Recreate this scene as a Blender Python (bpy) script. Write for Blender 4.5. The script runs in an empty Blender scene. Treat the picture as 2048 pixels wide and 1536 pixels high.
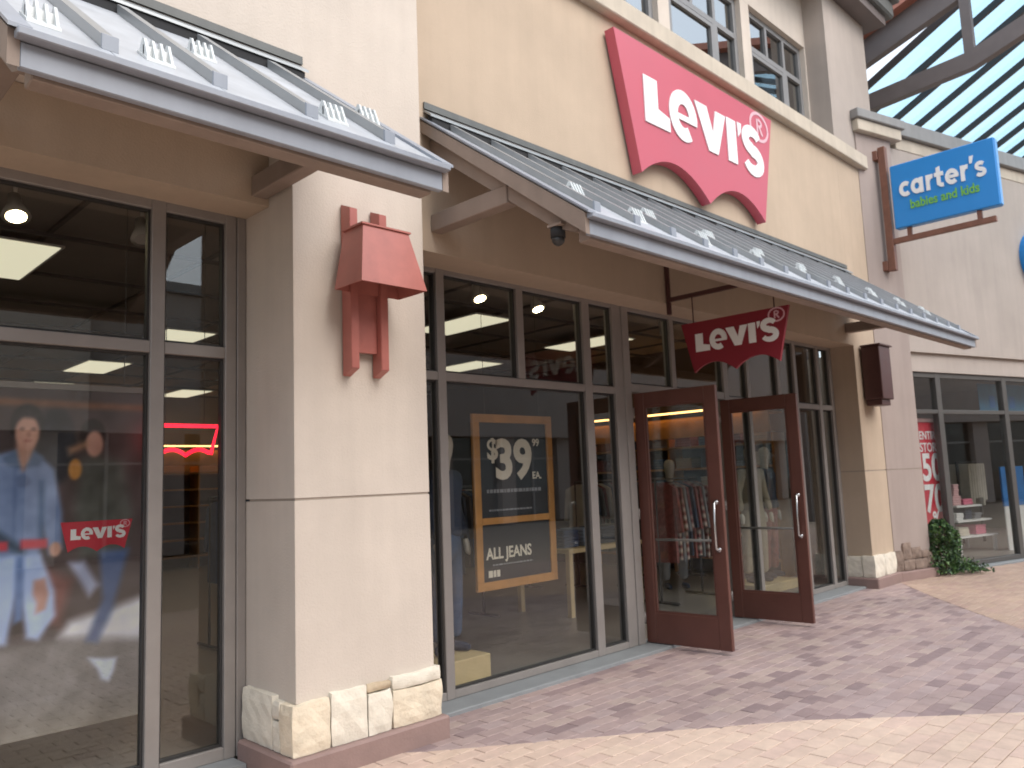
import bpy, bmesh, math, random
from mathutils import Matrix, Vector
import numpy as np
random.seed(7)
S = bpy.context.scene
C = S.collection
R = math.radians

# ------------------------------------------------------------------ camera
CAM_H, YAW, PITCH, ROLL = 1.5625, R(45.021), R(6.84), R(-2.238)
cam = bpy.data.cameras.new('camera'); camo = bpy.data.objects.new('camera', cam); C.objects.link(camo)
cam.sensor_width = 36; cam.lens = 1600 / 2048 * 36; cam.clip_start = 0.05; cam.clip_end = 2000
fw = Vector((math.sin(YAW) * math.cos(PITCH), math.cos(YAW) * math.cos(PITCH), math.sin(PITCH)))
r0 = Vector((math.cos(YAW), -math.sin(YAW), 0)); u0 = r0.cross(fw)
rt = r0 * math.cos(ROLL) + u0 * math.sin(ROLL); up = -r0 * math.sin(ROLL) + u0 * math.cos(ROLL)
camo.matrix_world = Matrix(((rt.x, up.x, -fw.x, 0), (rt.y, up.y, -fw.y, 0), (rt.z, up.z, -fw.z, CAM_H), (0, 0, 0, 1)))
cam.dof.use_dof = True; cam.dof.focus_distance = 1.6; cam.dof.aperture_fstop = 8.5
S.camera = camo

# ------------------------------------------------------------------ sky and sun (soft light, bright haze)
SUN_DIR = Vector((0.06, -0.86, 0.92)).normalized()      # from the place towards the sun
W = bpy.data.worlds.new('World'); S.world = W; W.use_nodes = True
nt = W.node_tree; nt.nodes.clear()
sky = nt.nodes.new('ShaderNodeTexSky'); sky.sky_type = 'NISHITA'; sky.sun_disc = False
sky.sun_elevation = math.asin(SUN_DIR.z); sky.sun_rotation = math.atan2(SUN_DIR.x, SUN_DIR.y)
sky.air_density = 1.0; sky.dust_density = 3.0; sky.ozone_density = 1.0
hz = nt.nodes.new('ShaderNodeMixRGB'); hz.inputs[0].default_value = 0.50; hz.inputs[2].default_value = (8.3, 9.1, 9.6, 1)   # thin even cloud veil
bg = nt.nodes.new('ShaderNodeBackground'); bg.inputs[1].default_value = 0.125
wo = nt.nodes.new('ShaderNodeOutputWorld')
nt.links.new(sky.outputs[0], hz.inputs[1]); nt.links.new(hz.outputs[0], bg.inputs[0]); nt.links.new(bg.outputs[0], wo.inputs[0])
sl = bpy.data.lights.new('sun', 'SUN'); sl.energy = 1.1; sl.angle = R(45); sl.color = (1.0, 0.965, 0.92)
so = bpy.data.objects.new('sun', sl); C.objects.link(so); so.location = (0, -20, 30)
so.rotation_euler = (-SUN_DIR).to_track_quat('-Z', 'Y').to_euler()

S.view_settings.view_transform = 'Standard'; S.view_settings.look = 'None'
S.view_settings.exposure = 0.97; S.view_settings.gamma = 1.0; S.view_settings.use_curve_mapping = False
S.cycles.use_denoising = True
S.cycles.max_bounces = 10; S.cycles.diffuse_bounces = 2; S.cycles.transparent_max_bounces = 24; S.cycles.glossy_bounces = 5
S.cycles.sample_clamp_indirect = 6.0; S.cycles.caustics_reflective = False; S.cycles.caustics_refractive = False

# ------------------------------------------------------------------ materials
def nodes(name):
    m = bpy.data.materials.new(name); m.use_nodes = True
    n = m.node_tree.nodes; return m, n, m.node_tree.links, n['Principled BSDF']
def mat(name, col, rough=0.6, var=0.12, scale=3.0, bump=0.0, bscale=120.0, metal=0.0, spec=0.5, streak=0.0, coat=0.0):
    """Plain coated or mineral surface: blotchy tone, optional rain streaks, optional fine relief."""
    m, n, l, b = nodes(name)
    tc = n.new('ShaderNodeTexCoord')
    nz = n.new('ShaderNodeTexNoise'); nz.inputs['Scale'].default_value = scale; nz.inputs['Detail'].default_value = 6; nz.inputs['Roughness'].default_value = 0.62
    l.new(tc.outputs['Object'], nz.inputs['Vector'])
    rp = n.new('ShaderNodeValToRGB')
    rp.color_ramp.elements[0].position = 0.3; rp.color_ramp.elements[1].position = 0.72
    rp.color_ramp.elements[0].color = (*[c * (1 - var) for c in col], 1); rp.color_ramp.elements[1].color = (*[min(1, c * (1 + var * 0.7)) for c in col], 1)
    l.new(nz.outputs['Fac'], rp.inputs[0]); out = rp.outputs[0]
    if streak:
        mp = n.new('ShaderNodeMapping'); mp.inputs['Scale'].default_value = (7, 7, 0.5); l.new(tc.outputs['Object'], mp.inputs[0])
        n2 = n.new('ShaderNodeTexNoise'); n2.inputs['Scale'].default_value = 1.3; n2.inputs['Detail'].default_value = 4; l.new(mp.outputs[0], n2.inputs['Vector'])
        r2 = n.new('ShaderNodeValToRGB'); r2.color_ramp.elements[0].position = 0.35; r2.color_ramp.elements[1].position = 0.6
        r2.color_ramp.elements[0].color = (1 - streak,) * 3 + (1,); r2.color_ramp.elements[1].color = (1, 1, 1, 1); l.new(n2.outputs['Fac'], r2.inputs[0])
        mx = n.new('ShaderNodeMixRGB'); mx.blend_type = 'MULTIPLY'; mx.inputs[0].default_value = 1; l.new(out, mx.inputs[1]); l.new(r2.outputs[0], mx.inputs[2]); out = mx.outputs[0]
    l.new(out, b.inputs['Base Color'])
    rr = n.new('ShaderNodeMapRange'); rr.inputs[3].default_value = max(0.03, rough - 0.1); rr.inputs[4].default_value = min(1, rough + 0.1)
    l.new(nz.outputs['Fac'], rr.inputs[0]); l.new(rr.outputs[0], b.inputs['Roughness'])
    b.inputs['Metallic'].default_value = metal; b.inputs['Specular IOR Level'].default_value = spec; b.inputs['Coat Weight'].default_value = coat
    if bump:
        n3 = n.new('ShaderNodeTexNoise'); n3.inputs['Scale'].default_value = bscale; n3.inputs['Detail'].default_value = 5; l.new(tc.outputs['Object'], n3.inputs['Vector'])
        bp = n.new('ShaderNodeBump'); bp.inputs['Strength'].default_value = bump; bp.inputs['Distance'].default_value = 0.01
        l.new(n3.outputs['Fac'], bp.inputs['Height']); l.new(bp.outputs[0], b.inputs['Normal'])
    return m
def emit(name, col, strength, base=None):
    m, n, l, b = nodes(name); b.inputs['Base Color'].default_value = (*(base or col), 1)
    b.inputs['Emission Color'].default_value = (*col, 1); b.inputs['Emission Strength'].default_value = strength
    return m
def glass(name, tint, ior=1.55, rough=0.0):
    m = bpy.data.materials.new(name); m.use_nodes = True; n = m.node_tree.nodes; l = m.node_tree.links; n.clear()
    o = n.new('ShaderNodeOutputMaterial'); t = n.new('ShaderNodeBsdfTransparent'); t.inputs[0].default_value = (*tint, 1)
    g = n.new('ShaderNodeBsdfGlossy'); g.inputs['Roughness'].default_value = rough; g.inputs[0].default_value = (0.95, 0.97, 0.97, 1)
    f = n.new('ShaderNodeFresnel'); ge = n.new('ShaderNodeNewGeometry'); io = n.new('ShaderNodeMapRange'); io.inputs[3].default_value = ior; io.inputs[4].default_value = 1 / ior   # same reflectance from both faces of a thin pane
    l.new(ge.outputs['Backfacing'], io.inputs[0]); l.new(io.outputs[0], f.inputs['IOR'])
    tc = n.new('ShaderNodeTexCoord'); nz = n.new('ShaderNodeTexNoise'); nz.inputs['Scale'].default_value = 1.1; nz.inputs['Detail'].default_value = 1
    bp = n.new('ShaderNodeBump'); bp.inputs['Strength'].default_value = 0.02; bp.inputs['Distance'].default_value = 0.02
    l.new(tc.outputs['Object'], nz.inputs['Vector']); l.new(nz.outputs['Fac'], bp.inputs['Height']); l.new(bp.outputs[0], g.inputs['Normal'])
    mx = n.new('ShaderNodeMixShader'); l.new(f.outputs[0], mx.inputs[0]); l.new(t.outputs[0], mx.inputs[1]); l.new(g.outputs[0], mx.inputs[2]); l.new(mx.outputs[0], o.inputs[0])
    return m
def random_mat(name, cols, rough=0.75, island=False, bump=0.25, bscale=60):
    """Colour picked per piece: each brick or paver keeps its own shade."""
    m, n, l, b = nodes(name)
    if island: src = n.new('ShaderNodeNewGeometry').outputs['Random Per Island']
    else: src = n.new('ShaderNodeObjectInfo').outputs['Random']
    rp = n.new('ShaderNodeValToRGB'); rp.color_ramp.interpolation = 'CONSTANT'
    while len(rp.color_ramp.elements) < len(cols): rp.color_ramp.elements.new(0.5)
    for i, c in enumerate(cols): rp.color_ramp.elements[i].position = i / len(cols); rp.color_ramp.elements[i].color = (*c, 1)
    l.new(src, rp.inputs[0])
    geo = n.new('ShaderNodeNewGeometry')
    nz = n.new('ShaderNodeTexNoise'); nz.inputs['Scale'].default_value = 9; nz.inputs['Detail'].default_value = 8; nz.inputs['Roughness'].default_value = 0.7; l.new(geo.outputs['Position'], nz.inputs['Vector'])
    n4 = n.new('ShaderNodeTexNoise'); n4.inputs['Scale'].default_value = 0.8; n4.inputs['Detail'].default_value = 3; l.new(geo.outputs['Position'], n4.inputs['Vector'])
    ad = n.new('ShaderNodeMath'); ad.operation = 'ADD'; l.new(nz.outputs['Fac'], ad.inputs[0]); l.new(n4.outputs['Fac'], ad.inputs[1])
    mr = n.new('ShaderNodeMapRange'); mr.inputs[1].default_value = 0.6; mr.inputs[2].default_value = 1.4; mr.inputs[3].default_value = 0.74; mr.inputs[4].default_value = 1.18; l.new(ad.outputs[0], mr.inputs[0])
    mx = n.new('ShaderNodeMixRGB'); mx.blend_type = 'MULTIPLY'; mx.inputs[0].default_value = 1; l.new(rp.outputs[0], mx.inputs[1]); l.new(mr.outputs[0], mx.inputs[2]); l.new(mx.outputs[0], b.inputs['Base Color'])
    b.inputs['Roughness'].default_value = rough
    n3 = n.new('ShaderNodeTexNoise'); n3.inputs['Scale'].default_value = bscale; n3.inputs['Detail'].default_value = 4; l.new(geo.outputs['Position'], n3.inputs['Vector'])
    bp = n.new('ShaderNodeBump'); bp.inputs['Strength'].default_value = bump; bp.inputs['Distance'].default_value = 0.006
    l.new(n3.outputs['Fac'], bp.inputs['Height']); l.new(bp.outputs[0], b.inputs['Normal'])
    return m

M = {}
M['beige'] = mat('beige_stucco', (0.64, 0.565, 0.495), 0.9, 0.075, 1.6, 0.25, 80, streak=0.035, spec=0.2)
M['tan'] = mat('tan_stucco', (0.53, 0.42, 0.32), 0.9, 0.08, 1.5, 0.25, 80, streak=0.04, spec=0.2)
M['mauve'] = mat('mauve_stucco', (0.40, 0.33, 0.30), 0.9, 0.08, 1.3, 0.22, 90, streak=0.06, spec=0.2)
M['pink_beige'] = mat('pinkish_beige_stucco', (0.455, 0.395, 0.355), 0.9, 0.09, 1.1, 0.3, 90, streak=0.05, spec=0.2)
M['cream'] = mat('cream_precast', (0.58, 0.51, 0.42), 0.85, 0.10, 3, 0.2, 70, streak=0.08, spec=0.2)
M['joint'] = mat('joint_sealant', (0.36, 0.30, 0.25), 0.9, 0.1)  # plain brown joint filler colour
M['frame'] = mat('bronze_aluminium', (0.29, 0.265, 0.25), 0.42, 0.08, 6, metal=0.1)
M['frame_dark'] = mat('dark_gasket', (0.035, 0.034, 0.034), 0.5, 0.1)
M['dark_frame'] = mat('dark_bronze_aluminium', (0.095, 0.09, 0.085), 0.42, 0.1, 6)
M['upper_frame'] = mat('grey_window_aluminium', (0.25, 0.25, 0.255), 0.45, 0.1, 5)
M['door_red'] = mat('oxblood_door_paint', (0.125, 0.048, 0.036), 0.36, 0.12, 5, 0.02, 200)
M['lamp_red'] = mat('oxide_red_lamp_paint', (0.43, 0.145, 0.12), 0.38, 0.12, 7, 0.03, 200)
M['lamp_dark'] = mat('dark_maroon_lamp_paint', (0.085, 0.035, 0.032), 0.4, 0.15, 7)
M['steel'] = mat('brushed_steel', (0.62, 0.62, 0.63), 0.22, 0.05, 30, metal=1.0)
M['roof'] = mat('galvanised_roof_sheet', (0.50, 0.525, 0.565), 0.45, 0.08, 4, metal=0.25, streak=0.10)
M['rib'] = mat('roof_rib_steel', (0.36, 0.375, 0.385), 0.4, 0.10, 6, metal=0.5)
M['fascia'] = mat('grey_fascia_paint', (0.30, 0.325, 0.375), 0.42, 0.06, 3, streak=0.10)
M['closure'] = mat('dark_foam_closure', (0.03, 0.03, 0.032), 0.9, 0.2)
M['timber'] = mat('taupe_painted_beam', (0.29, 0.225, 0.185), 0.7, 0.12, 4, 0.06, 150, streak=0.08)
M['soffit'] = mat('brown_soffit_board', (0.10, 0.068, 0.048), 0.8, 0.14, 3, 0.08, 80)
M['guard'] = mat('milky_polycarbonate', (0.80, 0.83, 0.83), 0.3, 0.05, 10)
M['guard'].node_tree.nodes['Principled BSDF'].inputs['Transmission Weight'].default_value = 0.12
M['stone'] = mat('split_face_limestone', (0.80, 0.74, 0.63), 0.92, 0.14, 9, 0.4, 60, spec=0.2)
M['stone_tan'] = mat('ochre_limestone', (0.52, 0.42, 0.30), 0.92, 0.25, 14, 0.4, 60, spec=0.2)
M['stone_warm'] = mat('warm_limestone', (0.78, 0.68, 0.53), 0.92, 0.16, 8, 0.6, 45, spec=0.2)
M['stone_brown'] = mat('brown_fieldstone', (0.27, 0.205, 0.17), 0.92, 0.35, 9, 0.6, 45, spec=0.2)
M['plinth'] = mat('rose_brown_concrete', (0.30, 0.205, 0.185), 0.85, 0.12, 5, 0.25, 70)
M['sill'] = mat('blue_grey_threshold', (0.26, 0.275, 0.285), 0.6, 0.12, 6, 0.1, 80)
M['grey_cap'] = mat('grey_metal_coping', (0.27, 0.265, 0.26), 0.5, 0.1, 5, streak=0.1)
M['sign_red'] = mat('red_sign_face', (0.53, 0.08, 0.12), 0.42, 0.04, 1.5, spec=0.8)
M['sign_side'] = mat('red_sign_return', (0.40, 0.030, 0.045), 0.4, 0.05)
M['sign_shaded'] = mat('shaded_red_sign_face', (0.24, 0.016, 0.03), 0.4, 0.05)  # hanging sign's red darkened, awning shade put into the colour
M['white'] = mat('white_acrylic', (0.86, 0.86, 0.86), 0.35, 0.02)
M['pale_pink'] = mat('pale_pink_print', (0.72, 0.45, 0.50), 0.4, 0.03)
M['blue'] = mat('bright_blue_sign_face', (0.02, 0.25, 0.66), 0.38, 0.04, 2)
M['blue_edge'] = mat('blue_sign_edge', (0.08, 0.34, 0.75), 0.4, 0.04)
M['green'] = mat('leaf_green_letter', (0.17, 0.47, 0.08), 0.5, 0.03)
M['rust'] = mat('red_brown_steel', (0.20, 0.085, 0.055), 0.5, 0.2, 9)
M['gutter'] = mat('weathered_grey_green_gutter', (0.13, 0.135, 0.13), 0.5, 0.15, 5, streak=0.15)
M['canopy'] = mat('brown_canopy_steel', (0.15, 0.122, 0.115), 0.5, 0.12, 4)
M['canopy_dark'] = mat('dark_glazing_bar', (0.045, 0.036, 0.035), 0.5, 0.12, 4)
M['dark_warm'] = mat('terracotta_fascia', (0.42, 0.17, 0.12), 0.7, 0.15, 5)
M['pane'] = glass('shop_glass', (0.94, 0.95, 0.945), 1.6)
M['door_pane'] = glass('door_glass', (0.94, 0.955, 0.95), 1.5)
M['upper_pane'] = glass('upper_window_glass', (0.25, 0.27, 0.28), 5.0)
M['dark_pane'] = glass('far_shop_glass', (0.5, 0.52, 0.52), 1.55)
M['roof_glass'] = glass('canopy_glass', (0.80, 0.935, 0.985), 1.35)
M['leaf'] = random_mat('ivy_leaf', [(0.020, 0.055, 0.018), (0.035, 0.085, 0.025), (0.055, 0.12, 0.035), (0.028, 0.07, 0.03), (0.11, 0.21, 0.055), (0.075, 0.16, 0.045)], 0.5, True, 0.1)
M['stem'] = mat('shrub_stem', (0.09, 0.065, 0.04), 0.9, 0.2)
# interior
M['in_floor'] = mat('polished_concrete_floor', (0.25, 0.225, 0.20), 0.35, 0.15, 2)
M['in_wall'] = mat('taupe_shop_wall', (0.24, 0.195, 0.165), 0.8, 0.1)
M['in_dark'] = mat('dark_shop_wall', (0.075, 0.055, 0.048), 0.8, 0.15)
M['in_ceil'] = mat('grey_brown_ceiling_board', (0.27, 0.235, 0.205), 0.9, 0.1, 2)
M['pipe'] = mat('dark_ceiling_pipe', (0.08, 0.07, 0.065), 0.6, 0.1)
M['wood'] = mat('honey_oak', (0.52, 0.25, 0.075), 0.5, 0.25, 5)
M['pale_wood'] = mat('pale_plywood', (0.62, 0.48, 0.26), 0.6, 0.12, 5)
M['denim'] = mat('blue_denim', (0.05, 0.085, 0.16), 0.9, 0.3, 14, 0.2, 200)
M['denim_light'] = mat('washed_denim', (0.22, 0.28, 0.38), 0.9, 0.25, 12, 0.2, 200)
M['black'] = mat('black_print', (0.022, 0.025, 0.032), 0.5, 0.1)
M['ink_grey'] = mat('soft_grey_ink', (0.30, 0.31, 0.33), 0.6, 0.05)
M['ink_cream'] = mat('cream_ink', (0.78, 0.72, 0.60), 0.6, 0.04)
M['khaki'] = mat('khaki_coat', (0.42, 0.36, 0.26), 0.9, 0.15, 8)
M['cloth_grey'] = mat('grey_wool', (0.20, 0.20, 0.21), 0.95, 0.15, 8)
M['cloth_red'] = mat('red_flannel', (0.26, 0.07, 0.06), 0.95, 0.4, 25)
def plaid(name, a, b):
    m, n, l, p = nodes(name); tc = n.new('ShaderNodeTexCoord'); ws_ = []
    for ax in ('Y', 'Z'):
        w = n.new('ShaderNodeTexWave'); w.bands_direction = ax; w.inputs['Scale'].default_value = 3.2; w.inputs['Distortion'].default_value = 0.4; l.new(tc.outputs['Object'], w.inputs[0]); ws_.append(w)
    mu = n.new('ShaderNodeMath'); mu.operation = 'MULTIPLY'; l.new(ws_[0].outputs['Fac'], mu.inputs[0]); l.new(ws_[1].outputs['Fac'], mu.inputs[1])
    mx = n.new('ShaderNodeMixRGB'); mx.inputs[1].default_value = (*a, 1); mx.inputs[2].default_value = (*b, 1); l.new(mu.outputs[0], mx.inputs[0]); l.new(mx.outputs[0], p.inputs['Base Color']); p.inputs['Roughness'].default_value = 0.95
    return m
M['cloth_plaid'] = plaid('plaid_flannel', (0.16, 0.035, 0.035), (0.50, 0.42, 0.36))
M['cloth_navy'] = mat('navy_cotton', (0.035, 0.045, 0.075), 0.95, 0.2, 8)
M['cloth_cream'] = mat('cream_cotton', (0.62, 0.56, 0.46), 0.95, 0.15, 8)
M['cloth_pink'] = mat('pink_cotton', (0.68, 0.20, 0.28), 0.9, 0.2, 8)
M['cloth_rose'] = mat('pale_rose_cotton', (0.68, 0.42, 0.42), 0.9, 0.2, 8)
M['mann'] = mat('warm_white_mannequin', (0.60, 0.55, 0.47), 0.4, 0.05)
M['shelf_white'] = mat('white_laminate', (0.70, 0.69, 0.67), 0.45, 0.05)
M['red_print'] = mat('sale_red_print', (0.58, 0.035, 0.06), 0.5, 0.05)
M['poster_blue'] = mat('blue_poster_print', (0.03, 0.17, 0.45), 0.5, 0.15, 4)
M['teal_print'] = mat('teal_window_decal', (0.05, 0.20, 0.34), 0.5, 0.2, 6)
M['troffer'] = emit('fluorescent_panel', (1.0, 0.93, 0.68), 0.42)
M['spot'] = emit('warm_spot_bulb', (1.0, 0.80, 0.45), 14)
M['neon'] = emit('red_neon', (1.0, 0.012, 0.035), 1.5)
M['warm_glow'] = emit('warm_shelf_lamp', (1.0, 0.52, 0.16), 2.6)
M['lamp_white'] = mat('white_enamel', (0.55, 0.53, 0.5), 0.4, 0.05)

# ------------------------------------------------------------------ mesh helpers
class MB:
    def __init__(s): s.v = []; s.f = []
    def add(s, v, f):
        o = len(s.v); s.v += [tuple(p) for p in v]; s.f += [tuple(i + o for i in q) for q in f]; return s
    def box(s, x0, x1, y0, y1, z0, z1, c=0.0):
        """Box, with all edges chamfered by c when c > 0."""
        if c <= 0:
            return s.add([(x, y, z) for z in (z0, z1) for y in (y0, y1) for x in (x0, x1)],
                         [(0, 2, 3, 1), (4, 5, 7, 6), (0, 1, 5, 4), (1, 3, 7, 5), (3, 2, 6, 7), (2, 0, 4, 6)])
        b = bmesh.new(); bmesh.ops.create_cube(b, size=1)
        for v in b.verts: v.co = Vector(((x0 + x1) / 2 + v.co.x * (x1 - x0), (y0 + y1) / 2 + v.co.y * (y1 - y0), (z0 + z1) / 2 + v.co.z * (z1 - z0)))
        bmesh.ops.bevel(b, geom=b.edges[:], offset=c, segments=1, affect='EDGES'); b.verts.index_update()
        s.add([v.co[:] for v in b.verts], [[v.index for v in f.verts] for f in b.faces]); b.free(); return s
    def prism(s, poly, fn, d0, d1):
        """2D polygon (a, b) carried by fn(a, b, depth) and closed between two depths."""
        b = bmesh.new()
        A = [b.verts.new(fn(p[0], p[1], d0)) for p in poly]; B = [b.verts.new(fn(p[0], p[1], d1)) for p in poly]
        b.faces.new(A); b.faces.new(B[::-1]); n = len(poly)
        for i in range(n): b.faces.new((A[i], B[i], B[(i + 1) % n], A[(i + 1) % n]))
        bmesh.ops.recalc_face_normals(b, faces=b.faces[:]); bmesh.ops.triangulate(b, faces=[f for f in b.faces if len(f.verts) > 4]); b.verts.index_update()
        s.add([v.co[:] for v in b.verts], [[v.index for v in f.verts] for f in b.faces]); b.free(); return s
    def beam(s, p, q, w, h, upv=(0, 0, 1)):
        """Rectangular bar from p to q, w wide and h deep."""
        p, q = Vector(p), Vector(q); d = (q - p).normalized(); a = d.cross(Vector(upv)).normalized(); u = a.cross(d)
        vs = [e + a * (sx * w / 2) + u * (sy * h / 2) for e in (p, q) for sx, sy in ((-1, -1), (1, -1), (1, 1), (-1, 1))]
        return s.add(vs, [(0, 1, 2, 3), (7, 6, 5, 4), (0, 4, 5, 1), (1, 5, 6, 2), (2, 6, 7, 3), (3, 7, 4, 0)])
    def tube(s, pts, r, n=10):
        pts = [Vector(p) for p in pts]; rs = r if isinstance(r, (list, tuple)) else [r] * len(pts); rings = []
        for i, p in enumerate(pts):
            d = (pts[min(i + 1, len(pts) - 1)] - pts[max(i - 1, 0)]).normalized()
            a = d.cross(Vector((0, 0, 1)) if abs(d.z) < 0.9 else Vector((1, 0, 0))).normalized(); u = a.cross(d)
            rings.append([p + (a * math.cos(t) + u * math.sin(t)) * rs[i] for t in [2 * math.pi * k / n for k in range(n)]])
        v = [q for g in rings for q in g]; f = []
        for i in range(len(pts) - 1):
            for k in range(n): f.append((i * n + k, i * n + (k + 1) % n, (i + 1) * n + (k + 1) % n, (i + 1) * n + k))
        f.append(tuple(range(n))[::-1]); f.append(tuple(range((len(pts) - 1) * n, len(pts) * n)))
        return s.add(v, f)
    def mesh(s, name):
        m = bpy.data.meshes.new(name); m.from_pydata(s.v, [], s.f); m.update(); return m
    def build(s, name, material, parent=None, smooth=False, bevel=0):
        m = s.mesh(name); b = bmesh.new(); b.from_mesh(m); bmesh.ops.recalc_face_normals(b, faces=b.faces[:])
        if bevel: bmesh.ops.bevel(b, geom=[e for e in b.edges if e.calc_face_angle(0) > 0.5], offset=bevel, segments=2, affect='EDGES')
        b.to_mesh(m); b.free()
        return link(name, m, material, parent, smooth)
ORIG = {}
def link(name, m, material, parent=None, smooth=False):
    if material is not None and not m.materials: m.materials.append(material)
    if smooth: m.polygons.foreach_set('use_smooth', [True] * len(m.polygons))
    o = bpy.data.objects.new(name, m); C.objects.link(o); attach(o, parent); return o
def attach(o, parent):
    if parent is None: return
    o.parent = parent; o.matrix_parent_inverse = Matrix.Translation(-ORIG.get(parent.name, Vector((0, 0, 0))))
def tag(o, label, cat, group=None, kind=None):
    if label: o['label'] = label
    if cat: o['category'] = cat
    if group: o['group'] = group
    if kind: o['kind'] = kind
    return o
def thing(name, loc, label, cat, group=None):
    o = bpy.data.objects.new(name, None); C.objects.link(o); o.location = loc; ORIG[o.name] = Vector(loc); o.empty_display_size = 0.2
    return tag(o, label, cat, group)
def part(name, parent):                      # an Empty that gathers the pieces of one part, at the world origin of its thing
    o = bpy.data.objects.new(name, None); C.objects.link(o); o.empty_display_size = 0.1; attach(o, parent); return o
def B(name, mt, parent, *b, c=0.0): return MB().box(*b, c=c).build(name, M[mt], parent)
_fonts = {}
def text_mesh(txt, size, extrude, offset=0.0, spacing=1.0, align='CENTER'):
    cu = bpy.data.curves.new('text', 'FONT'); cu.body = txt; cu.size = size; cu.extrude = extrude; cu.offset = offset; cu.space_character = spacing
    cu.align_x = align; cu.align_y = 'CENTER'; cu.resolution_u = 4
    o = bpy.data.objects.new('text', cu); C.objects.link(o); dg = bpy.context.evaluated_depsgraph_get()
    m = bpy.data.meshes.new_from_object(o.evaluated_get(dg)); bpy.data.objects.remove(o); bpy.data.curves.remove(cu); m.materials.clear(); return m
def text(name, txt, size, extrude, mt, parent, origin, ax, az, offset=0.0, spacing=1.0, sx=1.0):
    """Lettering standing on the plane of ax (reading direction) and az (up)."""
    m = text_mesh(txt, size, extrude, offset, spacing); ax, az = Vector(ax).normalized(), Vector(az).normalized(); an = ax.cross(az)
    for v in m.vertices:
        c = v.co.copy(); v.co = Vector(origin) + ax * c.x * sx + az * c.y + an * c.z
    m.update(); return link(name, m, M[mt], parent)

# ------------------------------------------------------------------ red tab emblem: outline and letters in one unit system
def arc(cx, cy, rx, ry, a0, a1, n): return [(cx + rx * math.cos(R(a0 + (a1 - a0) * i / n)), cy + ry * math.sin(R(a0 + (a1 - a0) * i / n))) for i in range(n + 1)]
def ribbon(pts, hw):
    L, Rr = [], []
    for i, p in enumerate(pts):
        a, b = Vector(pts[max(i - 1, 0)]), Vector(pts[min(i + 1, len(pts) - 1)]); d = (b - a).normalized(); nn = Vector((-d.y, d.x))
        h = hw[i] if isinstance(hw, list) else hw
        L.append((p[0] + nn.x * h, p[1] + nn.y * h)); Rr.append((p[0] - nn.x * h, p[1] - nn.y * h))
    return L + Rr[::-1]
def bez(p0, p1, p2, n=10): return [((1 - t) ** 2 * p0[0] + 2 * t * (1 - t) * p1[0] + t * t * p2[0], (1 - t) ** 2 * p0[1] + 2 * t * (1 - t) * p1[1] + t * t * p2[1]) for t in [i / n for i in range(n + 1)]]
WING = [(-1.488, 1.30), (1.488, 1.30), (1.162, 0.0)] + bez((1.162, 0.0), (0.60, 0.46), (0.0, -0.04), 14)[1:] + bez((0.0, -0.04), (-0.60, 0.46), (-1.175, 0.0), 14)[1:]
LET = [[(-1.08, 0.985), (-0.86, 0.985), (-0.86, 0.70), (-0.67, 0.66), (-0.67, 0.52), (-1.08, 0.52)],
       ribbon(arc(-0.42, 0.765, 0.175, 0.195, -6, 304, 28), 0.072), [(-0.52, 0.715), (-0.18, 0.715), (-0.18, 0.775), (-0.52, 0.775)],
       [(-0.20, 1.01), (0.03, 1.01), (0.13, 0.75), (0.20, 1.01), (0.40, 1.01), (0.21, 0.53), (0.03, 0.53)],
       [(0.42, 1.02), (0.61, 1.02), (0.61, 0.53), (0.42, 0.53)],
       [(0.65, 1.03), (0.74, 1.03), (0.72, 0.93), (0.66, 0.86)],
       ribbon(arc(0.965, 0.905, 0.15, 0.105, 20, 270, 16)[:-1] + arc(0.965, 0.665, 0.165, 0.115, 90, -160, 16), [0.055 + 0.022 * math.sin(math.pi * i / 32) for i in range(33)])]
REG = [ribbon(arc(1.17, 1.12, 0.20, 0.16, 0, 359.9, 28), 0.018), [(1.11, 1.03), (1.145, 1.03), (1.145, 1.21), (1.11, 1.21)],
       ribbon(arc(1.15, 1.165, 0.075, 0.04, 90, -90, 8), 0.016), ribbon([(1.17, 1.12), (1.235, 1.03)], 0.018)]
def emblem(parent, fn, depth, face_mt='sign_red', side=True, lift=0.012):
    """fn(a, b, d): unit coordinates to the sign's place, d towards the reader."""
    MB().prism(WING, fn, 0, depth).build('panel', M[face_mt], parent)
    le = part('lettering', parent) if lift > 0.004 else None
    for i, p in enumerate(LET):
        if le is not None: MB().prism(p, fn, depth + 0.001 + 0.0012 * (i == 2), depth + lift + 0.0015 * (i == 2)).build('letter', M['white'], le)
    if le is None:
        mb = MB()
        for i, p in enumerate(LET): mb.prism(p, fn, depth + 0.001, depth + lift + 0.0003 * i)
        mb.build('lettering', M['white'], parent)
    mb = MB()
    for i, p in enumerate(REG): mb.prism(p, fn, depth + 0.001, depth + 0.004 + 0.0006 * i)
    mb.build('registered_mark', M['pale_pink'], parent)

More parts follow.
